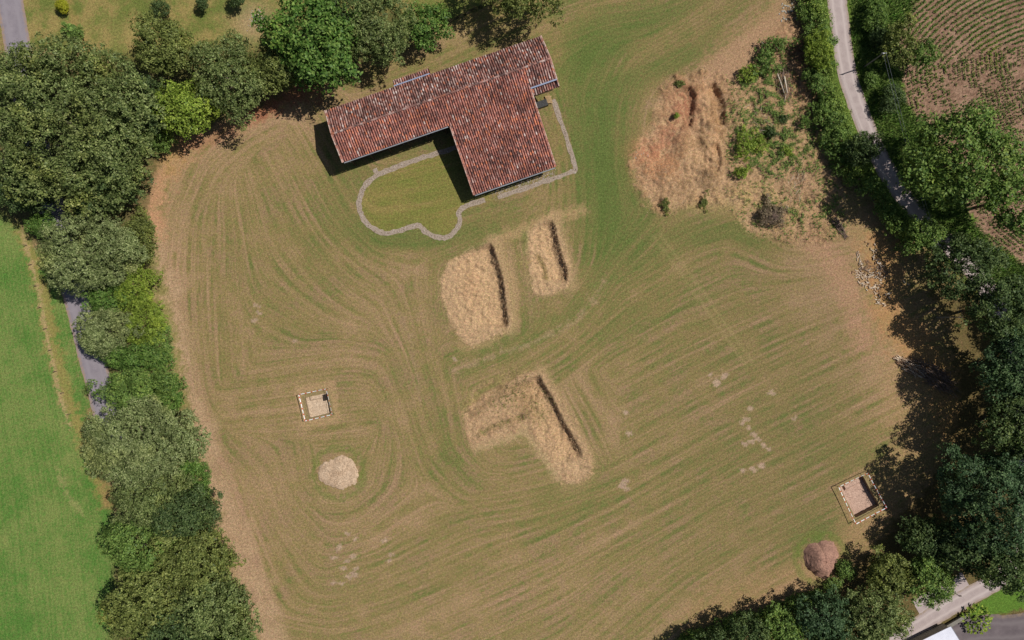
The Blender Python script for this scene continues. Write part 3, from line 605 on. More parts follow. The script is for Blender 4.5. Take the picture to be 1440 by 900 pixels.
# bushes on the spoil ground
for (a, b, r, ry, h, kd, lb) in [(1052,104,15,11,.8,'lime','low bramble bush at the upper left tip of the overgrown spoil'),(1075,88,15,20,1.0,'mid','bramble bush directly left of the two pale fallen trunks'),(1092,62,22,9,1.1,'mid','bramble bush joining the spoil to the upper hedge'),
    (1046,203,12,18,.9,'lime','bright yellow-green bush on the left edge of the overgrown spoil'),(1066,200,14,12,.5,'lime','sparse green weeds bush just right of the bright yellow-green bush'),(1044,241,10,8,.7,'lime','small yellow-green bush below the bright one on the spoil'),(1132,172,9,7,.8,'mid','small round bush close to the hedge on the spoil'),
    (1085,186,9,8,.5,'dark','tiny dark bush in the middle of the overgrown spoil'),(1102,167,6,5,.4,'dark','tiniest dark bush above the middle of the spoil'),(1108,212,8,6,.4,'lime','tiny green bush right of the middle of the spoil')]:
    tree(a, b, r, h, kd, lb, 'bush', 'bush', leaf=.24, dens=1.1, ry=ry*1.1, rz=h*.8, pr=.34, outline=.5)
tree(951, 163, 3.2, .7, 'lime', 'single bright sapling on the bare red soil', 'sapling', 'sapling', leaf=.16, rz=.35, pr=.18)
tree(936, 290, 6, .3, 'olive', 'dark weed tuft at the lower tip of the red soil spoil', 'weed_tuft', 'weed', leaf=.15, ry=9, rz=.12, pr=.16, outline=.9, dens=.25)
tree(991, 284, 6, .3, 'olive', 'dark weed tuft on the lower edge of the straw covered spoil', 'weed_tuft', 'weed', leaf=.15, ry=9, rz=.12, pr=.16, outline=.9, dens=.25)
tree(956, 118, 8, .4, 'olive', 'dark weed tuft at the top of the red soil spoil', 'weed_tuft', 'weed', leaf=.15, ry=5, rz=.3, pr=.25, dens=1)
# small palm
x, y = P(93, 40, 1.6); e = empty('small_palm', (x, y, 0), 'small fan palm on the garden lawn below the golden ball bush', 'palm'); m = MB(); R = random.Random(5)
for k in range(34):
    a = R.uniform(0, 6.28); el = R.uniform(-.2, 1.1); L = R.uniform(.9, 1.5); prev = None
    pts = [(math.cos(a)*math.cos(el)*L*s, math.sin(a)*math.cos(el)*L*s, 1.5+math.sin(el)*L*s-.5*s*s*L) for s in (0, .35, .7, 1)]
    nx, ny = -math.sin(a), math.cos(a)
    for i, (w0, w1) in enumerate(((.02, .03), (.05, .26), (.26, .02))):
        p0, p1 = pts[i], pts[i+1]; m.quad((p0[0]-nx*w0, p0[1]-ny*w0, p0[2]), (p0[0]+nx*w0, p0[1]+ny*w0, p0[2]), (p1[0]+nx*w1, p1[1]+ny*w1, p1[2]-.03), (p1[0]-nx*w1, p1[1]-ny*w1, p1[2]-.03))
m.build('fronds', LM['mid'], e); m = MB(); m.tube([(0, 0, -.05), (0, 0, 1.5)], [.16, .12], 8); m.build('trunk', M_bark, e)
# big leaved shrub on the yard verge
x, y = P(1378, 874, 1.2); e = empty('fig_shrub', (x, y, 0), 'bright large-leaved shrub between the white roofed shed and the verge', 'shrub'); m = MB(); R = random.Random(6)
for k in range(150):
    a = R.uniform(0, 6.28); d_ = 1.9*math.sqrt(R.random()); z = 1.5*(1-(d_/2.3)**2)*R.uniform(.4, 1)+.15; c = (math.cos(a)*d_, math.sin(a)*d_, z); a2 = a+R.uniform(-.8, .8); L, w = R.uniform(.3, .6), R.uniform(.1, .2)
    ux, uy = math.cos(a2), math.sin(a2); m.quad(c, (c[0]+ux*L*.5-uy*w, c[1]+uy*L*.5+ux*w, z+.03), (c[0]+ux*L, c[1]+uy*L, z-.12), (c[0]+ux*L*.5+uy*w, c[1]+uy*L*.5-ux*w, z+.03))
m.build('foliage', LM['lime'], e); m = MB()
for k in range(6): a = k*1.05; m.tube([(0, 0, -.05), (math.cos(a)*.9, math.sin(a)*.9, 1.0)], [.05, .02], 5)
m.build('stems', M_bark, e)

# ------------------------------------------------------------------ straw, weeds, crop (uncountable)
def blades(name, pts, L, w, mat, rs_, lean=1.0, hgt=.12, kind='stuff', flow=None):
    n = len(pts); a = rs_.uniform(0, 6.283, n) if flow is None else flow+rs_.randn(n)*.35; l = L*rs_.uniform(.5, 1.3, n); ux, uy = np.cos(a)*l*lean, np.sin(a)*l*lean; W_ = w*rs_.uniform(.6, 1.4, n)
    px, py = -np.sin(a)*W_, np.cos(a)*W_; z = pts[:, 2]+rs_.uniform(0, .05, n); h_ = hgt*rs_.uniform(.2, 1.4, n)
    V = np.stack([np.stack([pts[:, 0]-px, pts[:, 1]-py, z], -1), np.stack([pts[:, 0]+px, pts[:, 1]+py, z], -1), np.stack([pts[:, 0]+ux+px*.3, pts[:, 1]+uy+py*.3, z+h_], -1), np.stack([pts[:, 0]+ux-px*.3, pts[:, 1]+uy-py*.3, z+h_], -1)], 1).reshape(-1, 3)
    o = mesh_np(name, V, np.arange(4*n).reshape(n, 4), mat); return tag(o, kind=kind)
M_straw = islands('dry_straw', [(0, lin(146, 116, 84)), (.4, lin(182, 150, 116)), (.8, lin(198, 168, 134)), (1, lin(214, 190, 158))], .9, .1, lowfreq=.5)
M_weed = islands('green_weeds', [(0, (.05, .10, .02)), (.5, (.12, .20, .035)), (1, (.26, .32, .09))], .8, .2)
M_fgrass = islands('green_grass_blades', [(0, lin(66, 84, 30)), (.6, lin(106, 122, 52)), (1, lin(150, 150, 84))], .9, .1)
rs2 = np.random.RandomState(5)
hm = np.clip(HOL[0]+HOL[1]+HOL[2], 0, 1)
o = blades('dry_grass', sample_mask(hm, 22000, rs2, (600, 290, 850, 700)), .13, .012, M_straw, rs2, hgt=.035); tag(o, 'straw coloured dead grass covering the three sunken dig hollows', 'dry grass')
swm = sm*(PX < 1200)*(.2+.8*((PY > 230) | (PX > 1030)))*np.clip(1-.9*blob(962, 148, 24, 32)-.95*blob(915, 212, 32, 18)-.7*blob(1115,90,26,34), 0, 1)
o = blades('dry_grass', sample_mask(swm, 15000, rs2, (870, 60, 1200, 350)), .22, .016, M_straw, rs2, hgt=.16); tag(o, 'bleached dead grass and stalks over the overgrown spoil ground', 'dry grass')
wm = np.clip(sm*(1.2*blob(1050,106,18,14)+blob(1070,180,42,44)+blob(1095,215,42,28)+.8*blob(1085,100,24,50)+.5*blob(1100,300,50,26)+.6*blob(1160,190,20,70)+.5*blob(1175,300,16,26))*np.clip(N_M*1.1+.2, 0, 1), 0, 1)
o = blades('weeds', sample_mask(wm, 10000, rs2, (1020, 50, 1200, 350)), .26, .05, M_weed, rs2, hgt=.22); tag(o, 'sparse green weeds growing among the dead grass of the spoil ground', 'weeds')
dvm = np.clip(blob(720,555,30,18,20)+blob(760,575,14,26)*.7+lmask([(674,612),(700,598),(735,586)], 3, 3)*.8, 0, 1)*HOL[2]
o = blades('weeds', sample_mask(dvm, 600, rs2, (650, 520, 800, 640)), .22, .03, M_fgrass, rs2, hgt=.2); tag(o, 'patchy green weeds in the upper part of the L shaped hollow', 'weeds')
vgm = np.clip(pmask(verge, 4)*(1-pmask(crop, 5))*((PX < 1500) & (PY > -30) & (PY < 460)), 0, 1)
o = blades('verge_grass', sample_mask(vgm, 26000, rs2, (1185, -30, 1460, 460)), .34, .05, M_weed, rs2, hgt=.4, lean=.7); tag(o, 'long green verge grass between the pale lane and the crop field', 'grass')
# crop rows
pts = []; Rr = random.Random(9)
def ok(x, y): 
    c_ = crop; ins = False; n = len(c_)
    for k in range(n):
        (ax, ay), (bx, by) = c_[k], c_[(k+1) % n]
        if (ay > y) != (by > y) and x < (bx-ax)*(y-ay)/(by-ay)+ax: ins = not ins
    return ins
def dens_at(x, y): return math.sin(x*.05+1)+math.sin(y*.07+x*.02)+math.sin(x*.11-y*.09)
for r in np.arange(150, 560, 7.0):
    th_ = math.pi*.5
    while th_ < math.pi*1.15:
        x = 1505+math.cos(th_)*r; y = 245-math.sin(th_)*r; th_ += 1.5/r
        if -120 < y < 98-(x-1290)*.22+6*math.sin(x*.2) and x < 1560 and Rr.random() < .84+.12*dens_at(x, y)-.25*(y > 60) and ok(x-3, y):
            pts.append((x+Rr.gauss(0, .5), y+Rr.gauss(0, .5), 1))
for r in np.arange(120, 460, 6.6):
    th_ = math.pi*.8
    while th_ < math.pi*1.6:
        x = 1625+math.cos(th_)*r; y = 70-math.sin(th_)*r; th_ += 1.9/r
        if y > 98-(x-1290)*.22 and x < 1560 and y < 420 and Rr.random() < .62+.25*dens_at(x, y) and ok(x-3, y): pts.append((x+Rr.gauss(0, .7), y+Rr.gauss(0, .7), .9))
for k in range(1800):
    x, y = Rr.uniform(1262, 1470), Rr.uniform(60, 370)
    if ok(x-2, y) and Rr.random() < (.75 if math.hypot((x-1415)/30, (y-140)/60) < 1 or math.hypot((x-1300)/45, (y-115)/28) < 1 else .16): pts.append((x, y, .7))
p = np.array([(*g(a, b), s) for a, b, s in pts]); n = len(p); nl = 7
base = np.repeat(p, nl, axis=0); a = rs2.uniform(0, 6.283, n*nl); L = .22*base[:, 2]*rs2.uniform(.5, 1.4, n*nl); wd = .045*rs2.uniform(.7, 1.5, n*nl)
ux, uy = np.cos(a), np.sin(a); z0 = .02+0*a; zz = rs2.uniform(.12, .32, n*nl)
V = np.stack([np.stack([base[:, 0], base[:, 1], z0], -1), np.stack([base[:, 0]+ux*L*.5-uy*wd, base[:, 1]+uy*L*.5+ux*wd, zz], -1), np.stack([base[:, 0]+ux*L, base[:, 1]+uy*L, zz*.8], -1), np.stack([base[:, 0]+ux*L*.5+uy*wd, base[:, 1]+uy*L*.5-ux*wd, zz], -1)], 1).reshape(-1, 3)
o = mesh_np('crop_seedlings', V, np.arange(len(V)).reshape(-1, 4), LM['mid']); tag(o, 'curved rows of young green crop plants on the brown ploughed field', 'crop', kind='stuff')

# ------------------------------------------------------------------ the tiled barn
TH = math.radians(19.1); OX, OY = P(457, 156, 4.0)
barn = empty('tiled_barn', (OX, OY, 0), 'long L shaped barn with weathered red clay tile roof in the upper middle', 'barn', rz=TH)
# local frame: x along the ridge, -y (called v) towards the wing
RV, RZ_ = 3.75, 5.45
def zs(v):
    if v < 7.5: return RZ_-.29*(v-RV)
    return RZ_-.29*3.75-.17*(v-7.5)
def zn(v): return RZ_-.38*(RV-v)
M_tile = islands('weathered_clay_tiles', [(0, lin(112, 88, 84)), (.14, lin(148, 104, 94)), (.42, lin(172, 114, 101)), (.68, lin(186, 128, 112)), (.80, lin(212, 132, 98)), (.86, lin(170, 122, 112)), (.965, lin(190, 150, 138)), (1, lin(215, 195, 185))], .9, .15, fine=5, lo=.66, hi=1.28, lowfreq=.45)
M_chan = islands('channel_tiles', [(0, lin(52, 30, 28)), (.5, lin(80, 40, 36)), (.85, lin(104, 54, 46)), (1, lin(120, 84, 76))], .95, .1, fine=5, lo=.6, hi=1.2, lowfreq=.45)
M_oldt = islands('lichen_tiles', [(0, lin(104, 84, 80)), (.25, lin(140, 104, 96)), (.5, lin(166, 118, 106)), (.60, lin(200, 126, 96)), (.66, lin(172, 134, 124)), (.90, lin(178, 148, 138)), (1, lin(204, 188, 180))], .9, .15, fine=5, lo=.66, hi=1.28, lowfreq=.45)
M_rt = islands('ridge_tiles', [(0, lin(160, 112, 98)), (.5, lin(190, 140, 122)), (1, lin(205, 182, 168))], .9, .15, fine=6)
M_timber = noisy('dark_timber', [(.05, .035, .025), (.09, .065, .045)], 2, fine=12)
M_stone = noisy('rubble_masonry', [lin(150, 135, 118), lin(186, 170, 148), lin(130, 112, 95)], 2.5, fine=8)
M_zinc = noisy('zinc', [lin(130, 140, 166), lin(156, 164, 186)], 2, .45, .5, bs=.1)
M_gut = noisy('grey_gutter', [lin(130, 132, 138), lin(164, 166, 172)], 2, .5, .5, bs=.1)
SP = .325
def tiles(name, parent, u0, u1, v0, v1, zf, mats, seed, course=.37):
    """barrel tiles laid from the ridge (v0) down to the eave (v1); zf gives the height"""
    R = np.random.RandomState(seed); sgn = 1 if v1 > v0 else -1; nc = int(round((u1-u0)/SP)); sp = (u1-u0)/nc; nr = int(abs(v1-v0)/course)+1; V = []; Fq = []; mi = []
    for i in range(nc):
        uc = u0+sp*(i+.5)
        for typ in (0, 1):
            off = R.uniform(-.1, .1)
            for k in range(nr):
                va = v0+sgn*max(0, k*course+off*(k > 0)); vb = v0+sgn*((k+1)*course+off+.05)
                if (vb-v1)*sgn > 0: vb = v1+sgn*R.uniform(-.03, .03)
                if (vb-va)*sgn < .1: continue
                ju, jr = R.uniform(-.014, .014), R.uniform(-.02, .02); n = len(V)
                if typ == 0: prof = [(-.108, .0), (-.09, .062), (-.04, .105), (.04, .105), (.09, .062), (.108, .0)]; uo = uc
                else: prof = [(-.11, .03), (-.05, -.01), (.05, -.01), (.11, .03)]; uo = uc+sp/2
                for (vv, lift, tap) in ((va, 0.0, .9), (vb, .035, 1.06)):
                    for (a_, h_) in prof: V.append((uo+ju+jr*(vv == vb)+a_*tap, -vv, zf(vv)+.03+h_+lift+(0 if typ == 0 else 0)))
                m_ = len(prof)
                for q in range(m_-1): Fq.append((n+q, n+q+1, n+m_+q+1, n+m_+q)); mi.append(typ)
    return mesh_np(name, V, np.array(Fq), mats, parent, midx=mi)
def slab(name, parent, u0, u1, v0, v1, zf, th, mat, brk=None):
    m = MB(); vs = [v0]+([brk] if brk else [])+[v1]
    for a_, b_ in zip(vs[:-1], vs[1:]):
        za, zb = zf(a_), zf(b_); c8 = [(u0, -a_, za), (u1, -a_, za), (u1, -b_, zb), (u0, -b_, zb)]; lo = [(x_, y_, z_-th) for x_, y_, z_ in c8]
        m.quad(*c8); m.quad(*lo[::-1])
        for q in range(4): m.quad(c8[q], lo[q], lo[(q+1) % 4], c8[(q+1) % 4])
    return m.build(name, mat, parent)
rn = empty('roof', (0, 0, 0)); rn.parent = barn
tiles('north_slope_tiles', rn, 0, 30.85, RV, 0, zn, [M_oldt, M_chan], 1)
tiles('south_slope_tiles', rn, 0, 15.25, RV, 7.5, zs, [M_tile, M_chan], 2)
tiles('south_slope_tiles', rn, 27.15, 30.85, RV, 6.35, zs, [M_oldt, M_chan], 3)
tiles('wing_slope_tiles', rn, 15.25, 27.15, RV, 17.1, zs, [M_tile, M_chan], 4)
slab('roof_deck', rn, .03, 30.8, .06, RV, zn, .14, M_timber); slab('roof_deck', rn, .03, 15.3, RV+.005, 7.42, zs, .14, M_timber)
slab('roof_deck', rn, 27.16, 30.8, RV+.005, 6.3, zs, .14, M_timber); slab('roof_deck', rn, 15.31, 27.14, RV+.005, 17.02, zs, .14, M_timber, 7.5)
m = MB(); R = random.Random(2); u = 0
while u < 30.6:
    m.tube([(u, -RV+R.uniform(-.015, .015), RZ_+.07), (u+.46, -RV+R.uniform(-.015, .015), RZ_+.09)], [.13, .155], 8); u += .4
m.build('ridge_cap', M_oldt, rn)
for (uu, a_, b_, zf) in ((.0, RV, 0, zn), (.0, RV, 7.5, zs), (30.85, RV, 0, zn), (30.85, RV, 7.3, zs), (15.25, 7.6, 17.1, zs), (27.15, 6.5, 17.1, zs)):
    n = int(abs(b_-a_)/.42); s = 1 if b_ > a_ else -1; m = MB()
    for k in range(n):
        va, vb = a_+s*k*abs(b_-a_)/n, a_+s*(k+1)*abs(b_-a_)/n
        m.tube([(uu, -va, zf(va)+.06), (uu+R.uniform(-.01, .01), -vb, zf(vb)+.09)], [.09, .11], 6)
    m.build('verge_tiles', M_rt, rn)
# low lean-to roofs with their zinc flashing
tiles('porch_tiles', rn, 27.2, 30.85, 6.52, 7.35, lambda v: 4.45-.3*(v-6.4), [M_oldt, M_chan], 6); slab('porch_deck', rn, 27.22, 30.82, 6.4, 7.3, lambda v: 4.46-.3*(v-6.4), .1, M_timber)
tiles('outshot_tiles', rn, 9.9, 15.0, -.12, -.95, lambda v: 3.93+.3*(v+.1), [M_oldt, M_chan], 7); slab('outshot_deck', rn, 9.92, 14.98, -.9, .02, lambda v: 3.93+.3*(v+.1), .1, M_timber)
m = MB(); m.box((29.0, -6.44, zs(6.4)+.13), (3.7, .2, .05)); m.build('zinc_flashing', M_zinc, rn)
m = MB(); m.box((12.45, .10, zn(0)+.10), (5.1, .17, .05)); m.build('zinc_flashing', M_zinc, rn)
# gutters
def gutter(u0, u1, v, z):
    m = MB(); m.tube([(u0, -v, z), (u1, -v, z)], .075, 8); g_ = m.build('gutter', M_gut, barn); 
    for k in range(int((u1-u0)/2.2)+1): b2 = MB(); b2.box((u0+.3+k*2.2, -v+.05, z-.05), (.04, .2, .12)); b2.build('gutter_bracket', M_gut, g_)
gutter(.2, 15.0, 7.58, zs(7.5)+.0); gutter(15.4, 27.0, 17.2, zs(17.1)+.0)
for uu in (3.2, 8.3, 13.0):
    m = MB(); m.tube([(uu, -7.6, zs(7.5)-.05), (uu+.05, -7.0, zs(7.5)-.5), (uu+.05, -6.62, zs(7.5)-.8)], .045, 6); m.tube([(uu+.05, -6.62, zs(7.5)-.8), (uu+.05, -6.62, 0)], .045, 6); m.build('downpipe', M_gut, barn)
# walls
def wall(name, u0, v0, u1, v1, h0, h1, th=.3, mat=M_stone):
    dx, dy = u1-u0, -(v1-v0); L = math.hypot(dx, dy); nx, ny = -dy/L*th/2, dx/L*th/2; m = MB(); a_ = (u0, -v0); b_ = (u1, -v1)
    q = [(a_[0]-nx, a_[1]-ny), (b_[0]-nx, b_[1]-ny), (b_[0]+nx, b_[1]+ny), (a_[0]+nx, a_[1]+ny)]; hh = [h0, h1, h1, h0]
    bot = [(x_, y_, -.05) for x_, y_ in q]; top = [(x_, y_, hh[i]) for i, (x_, y_) in enumerate(q)]
    m.quad(*bot[::-1]); m.quad(*top)
    for i in range(4): m.quad(bot[i], bot[(i+1) % 4], top[(i+1) % 4], top[i])
    return m.build(name, mat, barn)
wall('wall', .5, .5, 30.4, .5, zn(.5)-.16, zn(.5)-.16); wall('wall', .65, 6.5, 15.6, 6.5, zs(6.5)-.16, zs(6.5)-.16, mat=M_timber)
wall('gable_wall', .5, .66, .5, RV, zn(.66)-.16, RZ_-.16); wall('gable_wall', .5, RV+.01, .5, 6.64, RZ_-.16, zs(6.64)-.16)
wall('gable_wall', 30.4, .66, 30.4, RV, zn(.66)-.16, RZ_-.16); wall('gable_wall', 30.4, RV+.01, 30.4, 6.3, RZ_-.16, zs(6.3)-.16); wall('wall', 27.0, 6.15, 30.2, 6.15, 4.1, 4.1)
wall('wing_wall', 15.75, 6.7, 15.75, 16.4, zs(6.7)-.2, zs(16.4)-.2, mat=M_timber); wall('wing_wall', 26.7, 6.0, 26.7, 16.4, zs(7.5)-.2, zs(16.4)-.2, mat=M_timber); wall('wing_wall', 15.92, 16.3, 26.5, 16.3, zs(16.3)-.2, zs(16.3)-.2, mat=M_timber)
for k in range(6):
    m = MB(); m.box((1.0+k*2.7, -7.2, 1.98), (.16, .16, 3.95)); m.build('porch_post', M_timber, barn)
for (u_, v_) in ((20.0, 16.48), (23.5, 16.48)):
    m = MB(); m.box((u_, -v_, 1.0), (1.4, .08, 2.0)); d_ = m.build('door', M_timber, barn); m = MB(); m.tube([(u_+.5, -v_-.07, 1.0), (u_+.5, -v_-.07, 1.15)], .02, 6); m.build('handle', M_gut, d_)
for u_ in (5, 12, 19, 25):
    m = MB(); m.box((u_, -.31, 2.0), (.9, .06, .8)); w_ = m.build('window', M_timber, barn)
# porch debris: timber lattice and a broken wall end under the small lean-to
def L2W(u, v): return (OX+u*math.cos(TH)+v*math.sin(TH), OY+u*math.sin(TH)-v*math.cos(TH))
x, y = L2W(28.4, 7.75); m = MB(); m.box((0, 0, .35), (1.7, .9, .7), TH)
o = m.build('covered_crate', noisy('black_tarpaulin', [(.012, .012, .013), (.03, .03, .03)], 3, .5, .4)); o.location = (x, y, 0); tag(o, 'black tarpaulin covered crate in the corner beside the barn wing', 'crate')
x, y = L2W(29.6, 7.4); m = MB()
for k in range(5): m.box((k*.16-.3, 0, .25+.01*k), (.12, 1.1, .06), TH+math.pi/2*0)
for k in (-.35, .35): m.box((.02, k, .19), (.9, .1, .06), TH)
o = m.build('wooden_pallet', noisy('sawn_wood', [lin(170, 140, 100), lin(195, 165, 125)], 3)); o.location = (x, y, -.0); tag(o, 'pale wooden pallet below the small lean-to roof at the barn corner', 'pallet')

# ------------------------------------------------------------------ gravel outline of the ancient walls
M_bed = noisy('gravel_bed', [lin(146, 128, 112), lin(168, 152, 136), lin(130, 110, 88)], 3, fine=9, bs=.7)
M_peb = islands('pebbles', [(0, lin(110, 94, 84)), (.5, lin(160, 144, 132)), (1, lin(206, 196, 186))], .9, .15)
def footing(parts, label, seed):
    e = empty('gravel_footing', (*g(*parts[0][0][0]), 0), label, 'wall footing'); R = random.Random(seed); lx, ly = g(*parts[0][0][0]); st = MB()
    for ip, (pts, w) in enumerate(parts):
        o = ribbon('gravel_bed', pts, w, .03+.005*ip, M_bed, .09, seed, None, 5, 5); o.parent = e; o.location = (-lx, -ly, 0)
        sp_ = smooth(pts, 8)
        for a_, b_ in zip(sp_[:-1], sp_[1:]):
            L = math.dist(a_, b_)/10
            for k in range(int(L*w*13)):
                t_ = R.random(); x_, y_ = g(a_[0]+(b_[0]-a_[0])*t_, a_[1]+(b_[1]-a_[1])*t_); q = R.gauss(0, w*.27); ang_ = R.uniform(0, 6.28)
                st.rock((x_-lx+math.cos(ang_)*q, y_-ly+math.sin(ang_)*q, .04), R.uniform(.035, .08), R)
    o = st.build('pebbles', M_peb, e); tag(o, kind='stuff'); return e
footing([([(648,205),(617,215),(590,223),(560,234),(533,245),(517,257),(508,272),(505,290),(510,306),(521,319),(541,328),(560,325),(587,317),(598,326),(612,333),(628,334),(640,325),(647,312),(646,297),(660,288),(682,281)], .72), ([(532,247),(527,237)], .7)],
        'curving gravel footing with two rounded bays in the grass below the barn', 31)
footing([([(700,278),(740,264),(775,252),(800,243),(809,237),(800,205),(788,168),(778,140)], .66)], 'straight angled gravel footing around the right side of the barn wing', 32)
m = MB(); R = random.Random(8)
for k in range(420):
    t_ = R.random(); a_ = (695+t_*85, 272-t_*28); x_, y_ = g(a_[0]+R.gauss(0, 2), a_[1]+R.gauss(0, 4)); m.rock((x_, y_, .0), R.uniform(.03, .08), R)
o = m.build('loose_stones', M_peb); tag(o, 'loose stones strewn in the grass below the barn wing eave', 'stones', kind='stuff')

# ------------------------------------------------------------------ pits with barrier tape
M_pit1 = noisy('pale_dug_soil', [lin(190, 164, 136), lin(210, 186, 158)], 2, fine=8, bs=.6); M_wallsoil = noisy('pit_side_soil', [lin(120, 104, 84), lin(150, 130, 104)], 2, fine=8, bs=.6); M_pit2 = noisy('brown_dug_soil', [lin(176, 144, 126), lin(204, 172, 152)], 2, fine=8, bs=.6)
M_rim = noisy('trodden_rim', [lin(128, 118, 76), lin(158, 134, 98)], 2.5, fine=6)
M_red = noisy('red_tape', [(.55, .06, .04), (.6, .08, .05)], 3, .5, .3, bs=0); M_whi = noisy('white_tape', [(.78, .78, .78), (.85, .85, .84)], 3, .5, .3, bs=0)
def pit(p, mat, label, seed, fcorn, flabel):
    R = random.Random(seed); cw = ctr(p['c']); cx, cy = sum(q[0] for q in cw)/4, sum(q[1] for q in cw)/4; d = p['d']
    e = empty('excavation_pit', (cx, cy, 0), label, 'pit'); loc = [(q[0]-cx, q[1]-cy) for q in cw]
    rim = MB(); wl = MB(); n = 14
    edge = []
    for k in range(4):
        a_, b_ = loc[k], loc[(k+1) % 4]
        for i in range(n):
            t_ = i/n; x_, y_ = a_[0]+(b_[0]-a_[0])*t_, a_[1]+(b_[1]-a_[1])*t_; f = 1+R.uniform(-.02, .015); edge.append((x_*f, y_*f))
    N = len(edge)
    for i in range(N):
        a_, b_ = edge[i], edge[(i+1) % N]; la, lb = math.hypot(*a_), math.hypot(*b_); oa = tuple(q*(1+.42/la) for q in a_); ob = tuple(q*(1+.42/lb) for q in b_)
        rim.quad((*a_, .014), (*b_, .014), (*ob, .008), (*oa, .008))
        ia = tuple(q*.985 for q in a_); ib = tuple(q*.985 for q in b_)
        wl.quad((*a_, .014), (*ia, -d), (*ib, -d), (*b_, .014))
    rim.build('trodden_rim', M_rim, e); wl.build('pit_wall', M_wallsoil, e)
    # uneven floor
    G_ = 18; V = []; Fq = []
    for i in range(G_+1):
        for j in range(G_+1):
            s, t_ = i/G_, j/G_; x_ = (loc[0][0]*(1-s)+loc[1][0]*s)*(1-t_)+(loc[3][0]*(1-s)+loc[2][0]*s)*t_; y_ = (loc[0][1]*(1-s)+loc[1][1]*s)*(1-t_)+(loc[3][1]*(1-s)+loc[2][1]*s)*t_
            z_ = -d+.03*R.random()+(.35 if t_ < .22 and .2 < s < .85 else 0)*(1 if seed == 2 else .6)+(-.05 if t_ > .58 else 0)
            V.append((x_*1.01, y_*1.01, z_))
    for i in range(G_):
        for j in range(G_): a_ = i*(G_+1)+j; Fq.append((a_, a_+1, a_+G_+2, a_+G_+1))
    mesh_np('pit_floor', V, np.array(Fq)[:, ::-1], mat, e)
    if seed == 1:
        m = MB(); q = loc[1]; m.box((q[0]*.72, q[1]*.62, -d+.1), (.45, .9, .35), .25); m.build('sondage_block', noisy('near_black_soil', [(.03, .02, .015), (.05, .04, .03)], 3), e)  # near-black raised block in place of a deeper dug hole
    # barrier tape on posts
    h = 1.0; fc = [P(a_, b_, h) for a_, b_ in fcorn]; fx_, fy_ = sum(q[0] for q in fc)/4, sum(q[1] for q in fc)/4
    f = empty('barrier_tape_fence', (fx_, fy_, 0), flabel, 'barrier'); fl = [(q[0]-fx_, q[1]-fy_) for q in fc]
    for q in fl:
        m = MB(); m.tube([(q[0], q[1], -.2), (q[0]+.01, q[1], h+.08)], .028, 6); m.build('post', M_timber, f)
    for k in range(4):
        a_, b_ = fl[k], fl[(k+1) % 4]; L = math.dist(a_, b_); ns = int(L/.26); m = MB(); dx, dy = (b_[0]-a_[0])/L, (b_[1]-a_[1])/L; nx, ny = -dy*.045, dx*.045
        for i in range(ns):
            t0, t1 = i/ns, (i+1)/ns; z0, z1 = h-.10*math.sin(math.pi*t0), h-.10*math.sin(math.pi*t1); w0, w1 = math.sin(6*t0+k), math.sin(6*t1+k)
            A = (a_[0]+dx*L*t0, a_[1]+dy*L*t0); B = (a_[0]+dx*L*t1, a_[1]+dy*L*t1)
            m.quad((A[0]-nx*(.8+.3*w0), A[1]-ny*(.8+.3*w0), z0-.02), (B[0]-nx*(.8+.3*w1), B[1]-ny*(.8+.3*w1), z1-.02), (B[0]+nx, B[1]+ny, z1+.03), (A[0]+nx, A[1]+ny, z0+.03), 0 if i % 3 == 0 else 1)
        m.build('tape', [M_red, M_whi], f)
pit(PITS[0], M_pit1, 'small square excavation pit with pale floor on the left of the field', 1, [(420,555),(458.5,547),(467,583),(429,592)], 'red and white tape fence around the small pale pit on the left')
pit(PITS[1], M_pit2, 'larger square excavation pit with reddish brown floor at the lower right', 2, [(1179.5,685),(1220.6,665.6),(1247,714),(1204,737)], 'red and white tape fence around the larger brown pit at the lower right')

# ------------------------------------------------------------------ soil heaps
def heap(name, px, py, rx, ry, h, mat, label, seed, flat=.5, rot=0, notch=None):
    R = np.random.RandomState(seed); n = 72; m_ = 30; ph = R.uniform(0, 6.28, 8); V = []; Fq = []; a0 = math.radians(rot)
    EDGE = R.randn(72)*.018; x0, y0 = g(px, py); ridge_ = R.uniform(0, 6.28, 3)
    for i in range(m_+1):
        q = i/m_
        for k in range(n):
            t_ = 6.2832*k/n; w = 1+.05*math.sin(2*t_+ph[0])+.08*math.sin(3*t_+ph[1])+.03*math.sin(5*t_+ph[2])+.015*math.sin(9*t_+ph[3])+.02*math.sin(17*t_+ph[4])+EDGE[k % 72]
            if notch and abs(((t_-notch+math.pi) % 6.2832)-math.pi) < .3: w -= .16
            x_, y_ = math.cos(t_)*rx*q*w, math.sin(t_)*ry*q*w
            z_ = h*(1-q**1.5)**(flat)*(1+.10*math.sin(x_*2+ph[5])+.10*math.sin(y_*2.3+ph[6])) if q < 1 else 0
            z_ += R.randn()*.028*(q < .98)-.03*q**6; ca_, sa_ = math.cos(a0), math.sin(a0); V.append((x_*ca_-y_*sa_, x_*sa_+y_*ca_, z_))
    for i in range(m_):
        for k in range(n): k2 = (k+1) % n; Fq.append((i*n+k, (i+1)*n+k, (i+1)*n+k2, i*n+k2))
    o = mesh_np(name, V, np.array(Fq), mat, None, True); o.location = (x0, y0, 0); return tag(o, label, 'heap')
heap('soil_heap', 477, 665.5, 2.85, 2.35, .38, noisy('pale_heap_soil', [lin(176, 148, 120), lin(204, 178, 150)], 1.2, fine=5, bs=.8), 'flat pale sandy soil heap below the small pit', 4, .45, -20, 5.6)
